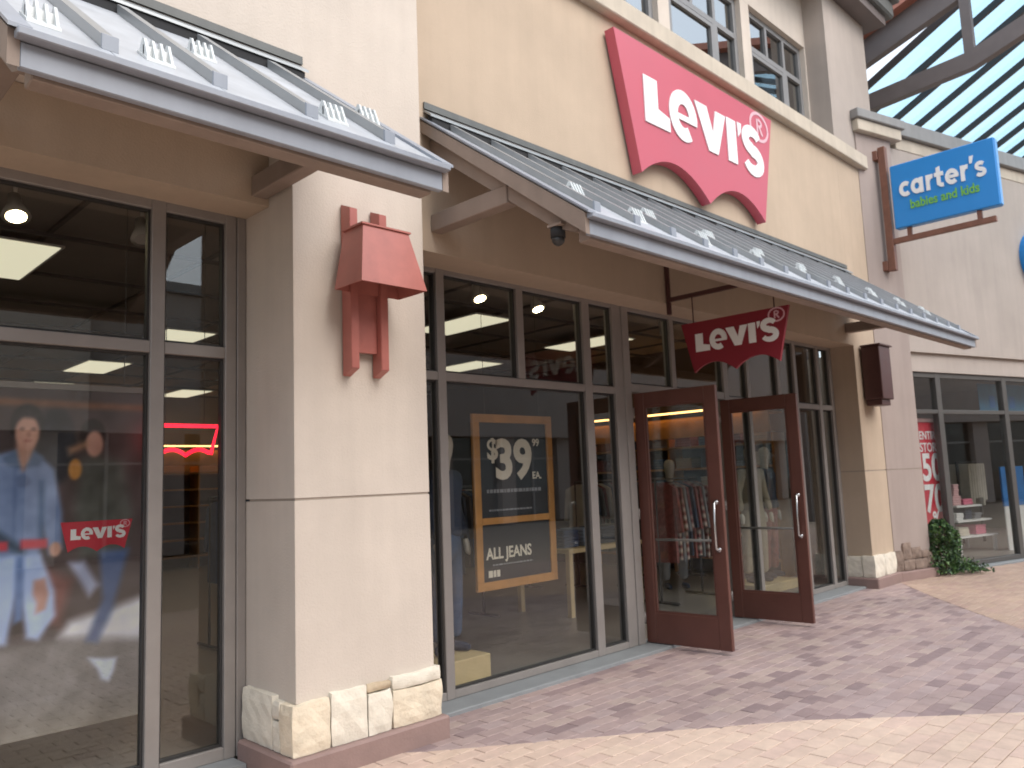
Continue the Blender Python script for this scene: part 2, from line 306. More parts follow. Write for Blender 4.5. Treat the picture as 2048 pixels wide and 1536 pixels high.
# ================================================================== GROUND
gm = mat('street_paving_far', (0.40, 0.30, 0.225), 0.85, 0.18, 6, 0.3, 40)
o = MB().box(-80, 140, -80, 80, -0.6, -0.05).build('ground', gm); tag(o, 'sandy paved street ground reaching past the shops', 'ground', kind='structure')
RED = [(0.39, 0.29, 0.275), (0.36, 0.265, 0.255), (0.42, 0.315, 0.295), (0.31, 0.225, 0.22), (0.40, 0.305, 0.295), (0.43, 0.33, 0.30), (0.375, 0.28, 0.27), (0.275, 0.20, 0.20), (0.40, 0.295, 0.275)]
TAN = [(0.63, 0.475, 0.385), (0.60, 0.45, 0.365), (0.655, 0.50, 0.40), (0.615, 0.46, 0.38), (0.64, 0.485, 0.39), (0.605, 0.445, 0.37)]
TAN_SHADED = [(0.47, 0.335, 0.265), (0.445, 0.315, 0.25), (0.49, 0.355, 0.28), (0.46, 0.325, 0.26), (0.48, 0.345, 0.265), (0.45, 0.31, 0.255)]  # darker orange tan: the canopy's shade is painted into these pavers
rm, rmi = random_mat('red_clay_brick', RED), random_mat('red_clay_brick_field', RED, island=True)
tm, tmi = random_mat('sandstone_paver', TAN), random_mat('sandstone_paver_field', TAN, island=True)
qm, qmi = random_mat('terracotta_paver', TAN_SHADED), random_mat('terracotta_paver_field', TAN_SHADED, island=True)  # tan pavers darkened for the canopy's shade, not terracotta
# the red field is a wedge between two diagonal cuts that start at the two pillars
CUT_A = [(2.55, 4.35), (3.1, 3.87), (4.0, 3.20), (4.92, 2.48), (5.91, 1.47), (6.9, 0.25)]
CUT_B = [(6.9, 0.25), (7.75, 1.25), (8.70, 2.12), (9.45, 2.73), (10.27, 3.38), (11.35, 4.15)]
def cut_y(x):
    pts = CUT_A if x < 6.9 else CUT_B
    for (x0, y0), (x1, y1) in zip(pts, pts[1:]):
        if x0 <= x <= x1: return y0 + (y1 - y0) * (x - x0) / (x1 - x0), (y1 - y0) / (x1 - x0)
    return 99, 0
def clip(poly, a, b, c):                     # keep a*x + b*y + c >= 0
    out = []
    for i in range(len(poly)):
        p, q = poly[i], poly[(i + 1) % len(poly)]; dp, dq = a * p[0] + b * p[1] + c, a * q[0] + b * q[1] + c
        if dp >= 0: out.append(p)
        if (dp >= 0) != (dq >= 0): t = dp / (dp - dq); out.append((p[0] + (q[0] - p[0]) * t, p[1] + (q[1] - p[1]) * t))
    return out
def paver(mb, poly, top, ch=0.004, dep=0.05):
    n = len(poly); cx = sum(p[0] for p in poly) / n; cy = sum(p[1] for p in poly) / n
    ins = []
    for x, y in poly:
        d = math.hypot(x - cx, y - cy) or 1; k = max(0, 1 - ch * 1.4 / d); ins.append((cx + (x - cx) * k, cy + (y - cy) * k))
    v = [(x, y, top - dep) for x, y in poly] + [(x, y, top - ch * 0.7) for x, y in poly] + [(x, y, top) for x, y in ins]
    f = [tuple(range(2 * n, 3 * n))]
    for i in range(n):
        j = (i + 1) % n; f.append((i, j, n + j, n + i)); f.append((n + i, n + j, 2 * n + j, 2 * n + i))
    mb.add(v, f)
BL, BW, J = 0.203, 0.102, 0.005
def seen(x, y):                               # rough size in the photograph, to pick the pieces that show largest
    d = Vector((x, y, -CAM_H)); z = d.dot(fw)
    if z < 0.5: return 0
    a, b = 1600 * d.dot(rt) / z, 1600 * d.dot(up) / z
    return 1 / (z * z * z) if abs(a) < 1040 and abs(b) < 784 else 0
pieces = {'red': [], 'tan': [], 'dark_warm': []}
row = 0; y = -1.6
while y < 4.46:
    x = -1.5 - (BL / 2 if row % 2 else 0)
    while x < 20.5:
        rect = [(x + J / 2, y + J / 2), (x + BL - J / 2, y + J / 2), (x + BL - J / 2, y + BW - J / 2), (x + J / 2, y + BW - J / 2)]
        cx, cy = x + BL / 2, y + BW / 2
        x += BL
        if cy > 4.3 and not (3.4 < cx < 10.6): continue
        cyy, sl_ = cut_y(cx); lo = cyy - abs(sl_) * BL / 2 - BW / 2; hi = cyy + abs(sl_) * BL / 2 + BW / 2
        far_side = 'dark_warm' if cx > 6.9 + (cy - 0.25) * 0.0 else 'tan'
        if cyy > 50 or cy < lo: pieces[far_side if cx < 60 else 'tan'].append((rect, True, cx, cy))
        elif cy > hi: pieces['red'].append((rect, True, cx, cy))
        else:
            c0 = cyy - sl_ * cx
            pr = clip(rect, -sl_, 1, -c0 - 0.003); pt = clip(rect, sl_, -1, c0 - 0.003)
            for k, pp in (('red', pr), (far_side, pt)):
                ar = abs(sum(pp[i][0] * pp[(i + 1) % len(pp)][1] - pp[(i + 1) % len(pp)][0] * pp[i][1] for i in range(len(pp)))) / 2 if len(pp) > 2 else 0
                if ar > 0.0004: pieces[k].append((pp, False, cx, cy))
    y += BW; row += 1
for key, nm, pn, m1, m2, lab in (('red', 'brick_paving', 'brick', rm, rmi, 'red clay brick paving laid in courses before the shop door'), ('tan', 'sand_paving', 'paver', tm, tmi, 'pale sandstone coloured paving sweeping along the street'), ('dark_warm', 'shaded_paving', 'paver', qm, qmi, 'orange tan paving in front of the neighbour shop, canopy shade in its colour')):
    root = thing(nm, (0, 0, -0.04), lab, 'paving'); root['kind'] = 'structure'
    bed = MB()
    bed.box(*{'tan': (-1.5, 6.9, -1.6, 4.2, -0.049, -0.026), 'dark_warm': (6.902, 20.4, -1.6, 4.2, -0.049, -0.027), 'red': (2.6, 11.3, 0.3, 4.2, -0.04, -0.022)}[key])
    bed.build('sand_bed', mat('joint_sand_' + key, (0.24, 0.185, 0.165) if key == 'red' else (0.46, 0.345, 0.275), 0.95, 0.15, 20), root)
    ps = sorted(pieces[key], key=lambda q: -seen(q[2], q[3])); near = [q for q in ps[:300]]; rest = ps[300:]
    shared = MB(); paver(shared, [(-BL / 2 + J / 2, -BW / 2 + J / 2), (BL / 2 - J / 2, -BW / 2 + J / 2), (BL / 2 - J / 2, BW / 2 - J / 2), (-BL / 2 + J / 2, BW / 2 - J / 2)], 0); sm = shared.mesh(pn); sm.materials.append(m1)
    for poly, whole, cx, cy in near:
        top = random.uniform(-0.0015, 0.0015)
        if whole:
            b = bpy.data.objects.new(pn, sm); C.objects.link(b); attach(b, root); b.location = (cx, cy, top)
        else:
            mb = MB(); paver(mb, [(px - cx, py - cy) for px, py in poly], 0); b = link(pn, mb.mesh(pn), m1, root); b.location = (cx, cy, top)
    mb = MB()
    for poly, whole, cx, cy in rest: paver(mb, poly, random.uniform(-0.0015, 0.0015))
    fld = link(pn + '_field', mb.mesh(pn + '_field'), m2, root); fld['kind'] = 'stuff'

# ================================================================== SHOP BUILDING
P, T, G, G1 = 4.06, 4.225, 4.54, 4.63
PL, PR = 2.312, 3.272                        # corner pillar between the two shop bays
bld = thing('shop_building', (6, 4.6, 0), 'two storey stucco shop, beige corner pillar, tan wall over brown framed glass front', 'building')
# beige upper wall and pillar
wal = B('beige_wall', 'beige', bld, -4, PR, P, 4.6, 3.62, 9.2)
pil = part('corner_pillar', bld); pil['label'] = 'beige corner pillar on a rough limestone base'
B('shaft', 'beige', pil, PL, PR, P, 4.76, 1.508, 3.618); B('shaft', 'beige', pil, PL, PR, P, 4.76, 0.40, 1.494)
B('joint_line', 'joint', pil, PL + 0.005, PR - 0.005, P + 0.005, 4.6, 1.47, 1.53)
def stone(parent, x0, x1, y0, y1, z0, z1, mt, seed, face='y'):
    b = bmesh.new(); bmesh.ops.create_cube(b, size=1)
    for v in b.verts: v.co = Vector(((x0 + x1) / 2 + v.co.x * (x1 - x0), (y0 + y1) / 2 + v.co.y * (y1 - y0), (z0 + z1) / 2 + v.co.z * (z1 - z0)))
    bmesh.ops.subdivide_edges(b, edges=b.edges[:], cuts=4, use_grid_fill=True); rr = random.Random(seed)
    ph = [rr.uniform(0, 9) for _ in range(6)]
    for v in b.verts:
        x, y_, z = v.co; w = 0.005 * math.sin(17 * x + ph[0]) * math.sin(21 * z + ph[1]) + 0.003 * math.sin(43 * x + 37 * z + 40 * y_ + ph[2])
        e = min(abs(z - z0), abs(z - z1)) / 0.02; e2 = min(abs(x - x0), abs(x - x1)) / 0.02
        rd = 0.006 * max(0, 1 - e) + 0.006 * max(0, 1 - e2)
        if abs(y_ - y0) < 1e-4: v.co.y += -w * 0.9 + rd
        if abs(x - x0) < 1e-4: v.co.x += -w * 0.8 + 0.008 * max(0, 1 - e)
        if abs(x - x1) < 1e-4: v.co.x += w * 0.5
        if abs(z - z1) < 1e-4: v.co.z += 0.004 * math.sin(15 * x + ph[3]) + 0.003 * math.sin(41 * x + 20 * y_ + ph[4])
    m = bpy.data.meshes.new('stone'); b.to_mesh(m); b.free(); return link('stone', m, M[mt], parent)
ys = P - 0.045
for i, (a, b_, z0, z1, mt) in enumerate([(PL - 0.045, 2.50, 0.135, 0.402, 'stone_warm'), (2.508, 2.745, 0.135, 0.42, 'stone'), (2.753, 2.92, 0.135, 0.365, 'stone'), (2.753, 2.92, 0.372, 0.418, 'stone_tan'), (2.928, PR + 0.03, 0.135, 0.345, 'stone_warm'), (2.925, PR + 0.025, 0.352, 0.425, 'stone')]):
    stone(pil, a, b_, ys + (0.014 if mt == 'stone_tan' else 0), P + 0.10, z0, z1, mt, i)
for i, (y0, y1, z0, z1, mt) in enumerate([(P + 0.1015, 4.24, 0.135, 0.30, 'stone'), (P + 0.1015, 4.24, 0.306, 0.40, 'stone'), (4.246, 4.60, 0.135, 0.425, 'stone')]):
    stone(pil, PL - 0.042, PL + 0.12, y0, y1, z0, z1, mt, 20 + i)
MB().box(PL - 0.075, PR + 0.06, P - 0.08, 4.6, -0.03, 0.132, c=0.012).build('plinth', M['plinth'], pil)
B('core', 'joint', pil, PL + 0.02, PR - 0.02, P + 0.03, 4.6, 0.12, 0.42)
# bay one header, soffit
B('header_wall', 'tan', bld, -4, PL - 0.002, 4.34, 4.66, 3.27, 3.615)
# tan wall
tw = MB(); tw.box(PR + 0.002, 10.69, T, 4.56, 3.17, 5.80); tw.build('tan_wall', M['tan'], bld)
p2 = part('end_pillar', bld); p2['label'] = 'tan end pillar with a limestone foot'
B('shaft', 'tan', p2, 10.692, 11.42, T, 4.62, 1.508, 5.80); B('shaft', 'tan', p2, 10.692, 11.42, T, 4.62, 0.40, 1.494); B('joint_line', 'joint', p2, 10.697, 11.40, T + 0.005, 4.6, 1.48, 1.52)
for i, (a, b_, z0, z1) in enumerate([(10.65, 10.99, 0.135, 0.41), (10.998, 11.38, 0.135, 0.40)]): stone(p2, a, b_, T - 0.045, T + 0.12, z0, z1, 'stone', 40 + i)
stone(p2, 10.655, 10.80, T + 0.125, 4.6, 0.135, 0.40, 'stone', 44)
B('core', 'joint', p2, 10.71, 11.40, T + 0.03, 4.6, 0.12, 0.42)
MB().box(10.62, 11.44, T - 0.08, 4.62, -0.03, 0.132, c=0.012).build('plinth', M['plinth'], p2)
MB().box(PR + 0.003, 11.56, 4.13, 4.9, 5.803, 6.0, c=0.01).build('sill_band', M['cream'], bld)
# upper storey wall pieces round three windows
UW = [(5.35, 7.00), (7.22, 8.86), (9.08, 10.66)]
uwall = MB(); YU = 4.53
uwall.box(PR + 0.003, UW[0][0], YU, 4.9, 6.003, 8.27)
for (a0, a1), (b0, b1) in zip(UW, UW[1:]): uwall.box(a1, b0, YU, 4.9, 6.003, 7.50)
uwall.box(UW[0][0], 10.70, YU, 4.9, 7.502, 8.27); uwall.box(10.66, 10.70, YU, 4.9, 6.003, 7.50)
uwall.build('upper_wall', M['beige'], bld)
B('corner_pilaster', 'pink_beige', bld, 10.702, 12.16, T + 0.01, 4.92, 6.002, 8.27)
for k, (a, b_) in enumerate(UW):
    w = part('upper_window', bld); yf = YU + 0.07; fr = MB(); t = 0.075
    z0, z1, zt = 6.003, 7.50, 6.98
    fr.box(a, a + t, yf, yf + 0.08, z0, z1); fr.box(b_ - t, b_, yf, yf + 0.08, z0, z1); fr.box(a + t, b_ - t, yf, yf + 0.08, z1 - t, z1); fr.box(a + t, b_ - t, yf, yf + 0.08, z0, z0 + t); fr.box(a + t, b_ - t, yf - 0.004, yf + 0.08, zt - 0.035, zt + 0.035)
    L = b_ - a; m1, m2 = a + L * 0.36, a + L * 0.67
    fr.box(m1 - 0.03, m1 + 0.03, yf, yf + 0.07, zt + 0.035, z1 - t); fr.box(m2 - 0.03, m2 + 0.03, yf, yf + 0.07, zt + 0.035, z1 - t); fr.box(m2 - 0.05, m2 + 0.05, yf - 0.006, yf + 0.07, z0 + t, zt - 0.035)
    fr.build('frame', M['upper_frame'], w)
    for x0, x1, q0, q1 in ((a + t, m1 - 0.03, zt + 0.035, z1 - t), (m1 + 0.03, m2 - 0.03, zt + 0.035, z1 - t), (m2 + 0.03, b_ - t, zt + 0.035, z1 - t)): B('pane', 'upper_pane', w, x0, x1, yf + 0.035, yf + 0.041, q0, q1)
    sa = MB(); s0, s1, q0, q1 = a + t + 0.012, m2 - 0.062, z0 + t + 0.01, zt - 0.05; d = 0.05
    sa.box(s0, s0 + d, yf - 0.012, yf + 0.05, q0, q1); sa.box(s1 - d, s1, yf - 0.012, yf + 0.05, q0, q1); sa.box(s0 + d, s1 - d, yf - 0.012, yf + 0.05, q0, q0 + d); sa.box(s0 + d, s1 - d, yf - 0.012, yf + 0.05, q1 - d, q1)
    sa.build('sash', M['upper_frame'], w)
    pn = B('pane', 'upper_pane', w, s0 + d, s1 - d, yf + 0.02, yf + 0.026, q0 + d, q1 - d); B('pane', 'upper_pane', w, m2 + 0.05, b_ - t, yf + 0.035, yf + 0.041, z0 + t, zt - 0.035)
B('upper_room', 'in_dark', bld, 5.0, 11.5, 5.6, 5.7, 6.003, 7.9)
# roof eave
ev = part('roof', bld)
B('soffit', 'canopy', ev, -4, 12.42, 3.98, 9.0, 8.275, 8.42); MB().box(-4, 12.60, 3.90, 9.0, 8.425, 8.68, c=0.03).build('gutter', M['gutter'], ev); MB().box(-4, 12.68, 3.82, 9.0, 8.685, 8.76, c=0.02).build('drip_edge', M['gutter'], ev)

# ---- glazing
def glazing(name, parent, y, z_top, z_bot, verts, transoms, panes, d=0.10, c=0.004, mt='frame'):
    w = part(name, parent)
    for x0, x1, a, b_ in verts: MB().box(x0, x1, y, y + d, a, b_, c=c).build('mullion', M[mt], w)
    for x0, x1, a, b_ in transoms: MB().box(x0, x1, y + 0.003, y + d - 0.003, a, b_, c=c).build('rail', M[mt], w)
    for x0, x1, a, b_ in panes:
        B('pane', 'pane', w, x0, x1, y + 0.045, y + 0.053, a, b_)
        g = MB(); e = 0.014
        g.box(x0, x0 + e, y + 0.028, y + 0.066, a, b_); g.box(x1 - e, x1, y + 0.028, y + 0.066, a, b_); g.box(x0 + e, x1 - e, y + 0.028, y + 0.066, a, a + e); g.box(x0 + e, x1 - e, y + 0.028, y + 0.066, b_ - e, b_)
        g.build('gasket', M['frame_dark'], w)
    return w
vt = [(-1.85, -1.78, 0.03, 3.27), (-0.10, -0.02, 0.03, 3.27), (1.73, 1.81, 0.03, 3.275), (2.175, 2.245, 0.03, 3.27), (2.25, PL - 0.003, 0.03, 3.27)]
xs = [(-1.78, -0.10), (-0.02, 1.73), (1.81, 2.175)]
wa = glazing('display_window', bld, G1, 3.28, 0.03, vt, [r for a, b_ in xs for r in ((a, b_, 3.215, 3.275), (a, b_, 2.365, 2.435), (a, b_, 0.03, 0.10))], [r for a, b_ in xs for r in ((a, b_, 2.435, 3.215), (a, b_, 0.10, 2.365))])
wa['label'] = 'brown framed display window beside the corner pillar'
B('sill', 'sill', wa, -2.2, PL - 0.08, G1 - 0.16, G1 + 0.14, -0.03, 0.03)
B('end_wall', 'beige', bld, -4, -1.852, P, 4.75, -0.03, 3.268)
vt = [(3.42, 3.50, 0.03, 3.21), (3.775, 3.855, 0.03, 3.21), (4.63, 4.71, 2.385, 3.135), (5.47, 5.57, 0.03, 3.21), (5.90, 5.98, 0.03, 3.21), (6.05, 6.15, 0.03, 3.21)]
bays = [(3.50, 3.775), (3.855, 5.47), (5.57, 5.90)]
tr = [r for a, b_ in bays for r in ((a, b_, 3.135, 3.21), (a, b_, 2.32, 2.385), (a, b_, 0.03, 0.085))]
pn = [r for a, b_ in ((3.50, 3.775), (3.855, 4.63), (4.71, 5.47), (5.57, 5.90)) for r in ((a, b_, 2.385, 3.135),)] + [(a, b_, 0.085, 2.32) for a, b_ in bays]
wb = glazing('entrance_window', bld, G, 3.21, 0.03, vt, tr, pn); wb['label'] = 'brown framed window left of the open doors'
B('corner_post', 'frame', wb, 5.983, 6.047, G + 0.012, G + 0.09, 0.03, 3.21)
# over and right of the doors
vt = [(6.85, 6.92, 2.43, 3.135), (7.84, 7.94, 0.03, 3.21), (8.36, 8.43, 0.03, 3.21), (9.10, 9.17, 2.385, 3.135), (9.55, 9.63, 0.03, 3.21), (10.22, 10.30, 0.03, 3.21), (10.60, 10.688, 0.03, 3.21)]
bays = [(7.94, 8.36), (8.43, 9.55), (9.63, 10.22), (10.30, 10.60)]
tr = [(6.15, 7.84, 3.135, 3.21), (6.15, 7.84, 2.35, 2.43)] + [r for a, b_ in bays for r in ((a, b_, 3.135, 3.21), (a, b_, 2.32, 2.385), (a, b_, 0.03, 0.085))]
pn = [(6.15, 6.85, 2.43, 3.135), (6.92, 7.84, 2.43, 3.135), (7.94, 8.36, 2.385, 3.135), (8.43, 9.10, 2.385, 3.135), (9.17, 9.55, 2.385, 3.135), (9.63, 10.22, 2.385, 3.135), (10.30, 10.60, 2.385, 3.135)] + [(a, b_, 0.085, 2.32) for a, b_ in bays]
wc = glazing('side_window', bld, G, 3.21, 0.03, vt, tr, pn); wc['label'] = 'brown framed window right of and above the open doors'
MB().box(PR + 0.065, 10.61, 4.305, G + 0.14, -0.03, 0.028, c=0.006).build('threshold', M['sill'], bld)
B('header_trim', 'frame', bld, 3.42, 10.688, G + 0.004, G + 0.098, 3.213, 3.30)
# ---- doors, both swung out square to the front
def door(x, ang, hinge_y, flip, lab):
    """Leaf in local coordinates: width runs from the hinge outward along -y, before the swing angle."""
    d = part('door', bld); d['label'] = lab; W_, H_, t = 0.845, 2.30, 0.045; z0 = 0.035
    c, s = math.cos(ang), math.sin(ang)
    def tf(m):
        for v in m.vertices:
            w, th, z = v.co; v.co = Vector((x + w * s * 1.0 + th * c, hinge_y - w * c + th * s, z))
        m.update(); return m
    def bx(name, mt, w0, w1, t0, t1, a, b_, ch=0.004, par=d):
        return link(name, tf(MB().box(w0, w1, t0, t1, a, b_, c=ch).mesh(name)), M[mt], par)
    bx('stile', 'door_red', 0, 0.105, -t / 2, t / 2, z0, z0 + H_); bx('stile', 'door_red', W_ - 0.115, W_, -t / 2, t / 2, z0, z0 + H_)
    bx('rail', 'door_red', 0.105, W_ - 0.115, -t / 2 + 0.001, t / 2 - 0.001, z0 + H_ - 0.13, z0 + H_); bx('rail', 'door_red', 0.105, W_ - 0.115, -t / 2 + 0.001, t / 2 - 0.001, z0, z0 + 0.27)
    bx('pane', 'door_pane', 0.105, W_ - 0.115, -0.004, 0.004, z0 + 0.27, z0 + H_ - 0.13, ch=0)
    be = MB(); e = 0.018
    for q in ((0.105, 0.105 + e, z0 + 0.27, z0 + H_ - 0.13), (W_ - 0.115 - e, W_ - 0.115, z0 + 0.27, z0 + H_ - 0.13), (0.105 + e, W_ - 0.115 - e, z0 + 0.27, z0 + 0.27 + e), (0.105 + e, W_ - 0.115 - e, z0 + H_ - 0.13 - e, z0 + H_ - 0.13)): be.box(q[0], q[1], -0.014, 0.014, q[2], q[3])
    link('glazing_bead', tf(be.mesh('glazing_bead')), M['door_red'], d)
    for side in (-1, 1):
        h = MB(); w = W_ - 0.06; h.tube([(w, side * 0.02, 0.89), (w, side * 0.055, 0.885), (w, side * 0.07, 0.90), (w, side * 0.075, 1.09), (w, side * 0.07, 1.29), (w, side * 0.055, 1.305), (w, side * 0.02, 1.30)], 0.011, 10)
        for z in (0.89, 1.30): h.tube([(w, side * 0.0225, z), (w, side * 0.032, z)], 0.022, 14)
        link('handle', tf(h.mesh('handle')), M['steel'], d, True)
    pb = MB(); pb.tube([(0.11, (-flip) * 0.05, 0.96), (W_ - 0.12, (-flip) * 0.05, 0.96)], 0.012, 8); link('push_bar', tf(pb.mesh('push_bar')), M['frame'], d, True)
    hg = MB()
    for z in (0.25, 1.2, 2.15): hg.tube([(-0.008, flip * 0.028, z - 0.05), (-0.008, flip * 0.028, z + 0.05)], 0.012, 8)
    link('hinge', tf(hg.mesh('hinge')), M['frame'], d, True)
door(6.215, R(4), 4.56, -1, 'oxblood glazed door, swung out against the entrance window side')
door(7.775, R(4), 4.56, -1, 'oxblood glazed door swung out by the side window')

# ================================================================== AWNINGS
SL = 0.735
def awning(name, x0, x1, yw, label, ribs, guards, ties):
    a = thing(name, ((x0 + x1) / 2, yw, 3.0), label, 'awning', 'metal awnings over the shop front')
    ye, ze = 2.775, 3.062
    zf = lambda y: ze + SL * (y - ye)
    def slab(nm, mt, xa, xb, y0, y1, off0, off1, par=a):
        m = MB(); m.add([(x, y, zf(y) + o_) for x in (xa, xb) for y in (y0, y1) for o_ in (off0, off1)], [(0, 1, 3, 2), (4, 6, 7, 5), (0, 4, 5, 1), (2, 3, 7, 6), (0, 2, 6, 4), (1, 5, 7, 3)]); return m.build(nm, M[mt], par)
    rp = part('roof_sheet', a)
    edges = [x0 - 0.02] + ribs + [x1 + 0.02]
    for q0, q1 in zip(edges, edges[1:]): slab('sheet', 'roof', q0 + 0.002, q1 - 0.002, ye - 0.03, yw - 0.004, -0.012, 0.0, rp)
    slab('deck', 'soffit', x0 + 0.02, x1 - 0.02, ye + 0.06, yw - 0.003, -0.075, -0.014)
    for x in ribs:
        r_ = slab('rib', 'rib', x - 0.024, x + 0.024, ye + 0.10, yw - 0.09, 0.001, 0.052)
        slab('end_cap', 'fascia', x - 0.028, x + 0.028, ye + 0.085, ye + 0.099, 0.001, 0.058, r_)
    slab('top_flashing', 'rib', x0 - 0.02, x1 + 0.02, yw - 0.085, yw - 0.003, 0.062, 0.078)
    B('flashing_upstand', 'gutter', a, x0 - 0.02, x1 + 0.02, yw - 0.016, yw - 0.003, zf(yw) + 0.08, zf(yw) + 0.13)
    slab('closure_strip', 'closure', x0, x1, yw - 0.075, yw - 0.03, 0.001, 0.055)
    # eave: cap, fascia, backing beam
    MB().box(x0 - 0.03, x1 + 0.03, ye - 0.045, ye + 0.03, ze - 0.045, ze - 0.016, c=0.004).build('eave_cap', M['fascia'], a)
    MB().box(x0 - 0.012, x1 + 0.012, ye + 0.0, ye + 0.032, ze - 0.135, ze - 0.047, c=0.004).build('fascia', M['fascia'], a)
    MB().box(x0 + 0.03, x1 - 0.03, ye + 0.034, ye + 0.12, ze - 0.150, ze - 0.05, c=0.005).build('eave_beam', M['timber'], a)
    def rafter(x, w=0.085):
        m = MB(); yb = yw - 0.004
        pts = [(ye + 0.125, -0.17), (ye + 0.125, -0.08), (yb, -0.08), (yb, -0.235), (ye + 0.30, -0.235)]
        m.prism(pts, lambda q, o_, d: (x + d, q, zf(q) + o_), -w / 2, w / 2); m.build('rafter', M['timber'], a)
    n = max(2, round((x1 - x0) / 1.8) + 1)
    for i in range(n): rafter(x0 + 0.075 + (x1 - x0 - 0.15) * i / (n - 1))
    # rake boards and drip trim closing the two ends
    for xe, s in ((x0, -1), (x1, 1)):
        m = MB(); m.prism([(ye + 0.0, -0.135), (ye + 0.0, -0.013), (yw - 0.004, -0.013), (yw - 0.004, -0.10), (ye + 0.10, -0.135)], lambda q, o_, d: (xe + d, q, zf(q) + o_), -0.018 + s * 0.030, 0.018 + s * 0.030); m.build('rake_board', M['timber'], a)
        slab('rake_trim', 'fascia', xe + s * 0.02 - 0.035, xe + s * 0.02 + 0.035, ye - 0.03, yw - 0.004, 0.002, 0.016)
    for x in ties:
        MB().box(x - 0.05, x + 0.05, 3.46, yw + 0.28 if yw < 4.1 else yw - 0.002, 3.31, 3.435, c=0.006).build('tie_beam', M['timber'], a)
        B('hanger', 'timber', a, x - 0.035, x + 0.035, 3.49, 3.57, 3.438, zf(3.49) - 0.08)
    for x, yv in guards:
        g = part('snow_guard', a); zb = zf(yv)
        slab('foot', 'guard', x - 0.055, x + 0.055, yv - 0.05, yv + 0.05, 0.001, 0.012, g)
        for k in range(4):
            m = MB(); q = x - 0.045 + k * 0.03
            m.prism([(yv - 0.045, 0.012), (yv + 0.045, 0.012), (yv + 0.012, 0.075), (yv - 0.004, 0.078)], lambda yy, o_, d: (q + d, yy, zf(yy) + o_), -0.005, 0.005); m.build('fin', M['guard'], g)
        slab('web', 'guard', x - 0.05, x + 0.05, yv - 0.006, yv + 0.004, 0.012, 0.05, g)
    return a
ribs1 = [0.86 - 0.4 + 0.405 * i for i in range(5)]; ribs1 = [x for x in ribs1 if 0.70 < x < 2.36]
awning('shop_awning', 0.63, 2.355, P, 'short grey ribbed metal awning over the display window with the figures poster', [0.915, 1.32, 1.725, 2.13], [(0.72, 2.97), (1.12, 2.98), (1.90, 2.98), (2.29, 3.27), (1.52, 3.50)], [2.245, 0.76])
ribs2 = [3.44 + 0.40 * (i + 0.5) for i in range(18)]
awning('shop_awning', 3.46, 10.66, T, 'long grey ribbed metal awning over the entrance doors', ribs2, [(3.44 + 0.40 * (i + 1.02), 3.02 if i % 2 else 3.20) for i in range(0, 17)], [3.53, 10.50])
# little dark camera housing under the rake of the long awning
cm = thing('security_camera', (3.50, 3.05, 2.95), 'small black dome camera under the corner of the long awning', 'camera')
MB().tube([(3.50, 3.06, 3.045), (3.50, 3.06, 2.985)], 0.045, 20).build('housing', M['closure'], cm, True)
MB().tube([(3.50, 3.06, 2.984), (3.50, 3.06, 2.962), (3.50, 3.06, 2.944), (3.50, 3.06, 2.936)], [0.040, 0.038, 0.024, 0.008], 20).build('dome', M['frame_dark'], cm, True)
MB().box(3.45, 3.55, 2.99, 3.10, 3.046, 3.062).build('mount', M['timber'], cm)

# ================================================================== SIGNS
ws = thing('wall_sign', (7.075, 4.15, 4.9), 'big red wing shaped shop sign with white lettering on the tan wall', 'sign')
emblem(ws, lambda a, b, d: (7.075 + a, T - 0.02 - d, 4.325 + b), 0.105)
B('mounting_rail', 'sign_side', ws, 6.0, 8.15, T - 0.021, T + 0.0, 4.75, 4.85); B('mounting_rail', 'sign_side', ws, 5.9, 8.25, T - 0.021, T + 0.0, 5.25, 5.35)
hs = thing('hanging_sign', (6.35, 3.55, 2.9), 'small red wing shaped sign hanging under the long awning before the doors', 'sign')
k = 1.06 / 2.976
emblem(hs, lambda a, b, d: (6.372 - d, 3.545 - a * k, 2.475 + b * k), 0.03, face_mt='sign_shaded', lift=0.006)
hb = MB(); hb.beam((6.357, 4.21, 3.20), (6.357, 3.0, 3.20), 0.03, 0.04); hb.beam((6.357, 4.205, 3.06), (6.357, 4.205, 3.60), 0.04, 0.03, (0, 1, 0)); hb.build('bracket', M['lamp_dark'], hs)
for yy in (3.15, 3.95): MB().tube([(6.357, yy, 2.935), (6.357, yy, 3.19)], 0.006, 8).build('hanger_rod', M['lamp_dark'], hs)
bs = thing('blade_sign', (11.8, 4.05, 4.3), 'bright blue rectangular projecting sign with white lettering on a red brown bracket', 'sign')
pan = MB().box(11.75, 11.89, 2.58, 3.91, 4.895, 5.82, c=0.012).build('panel', M['blue'], bs)
B('edge_band', 'blue_edge', bs, 11.765, 11.875, 2.574, 2.581, 4.91, 5.805)
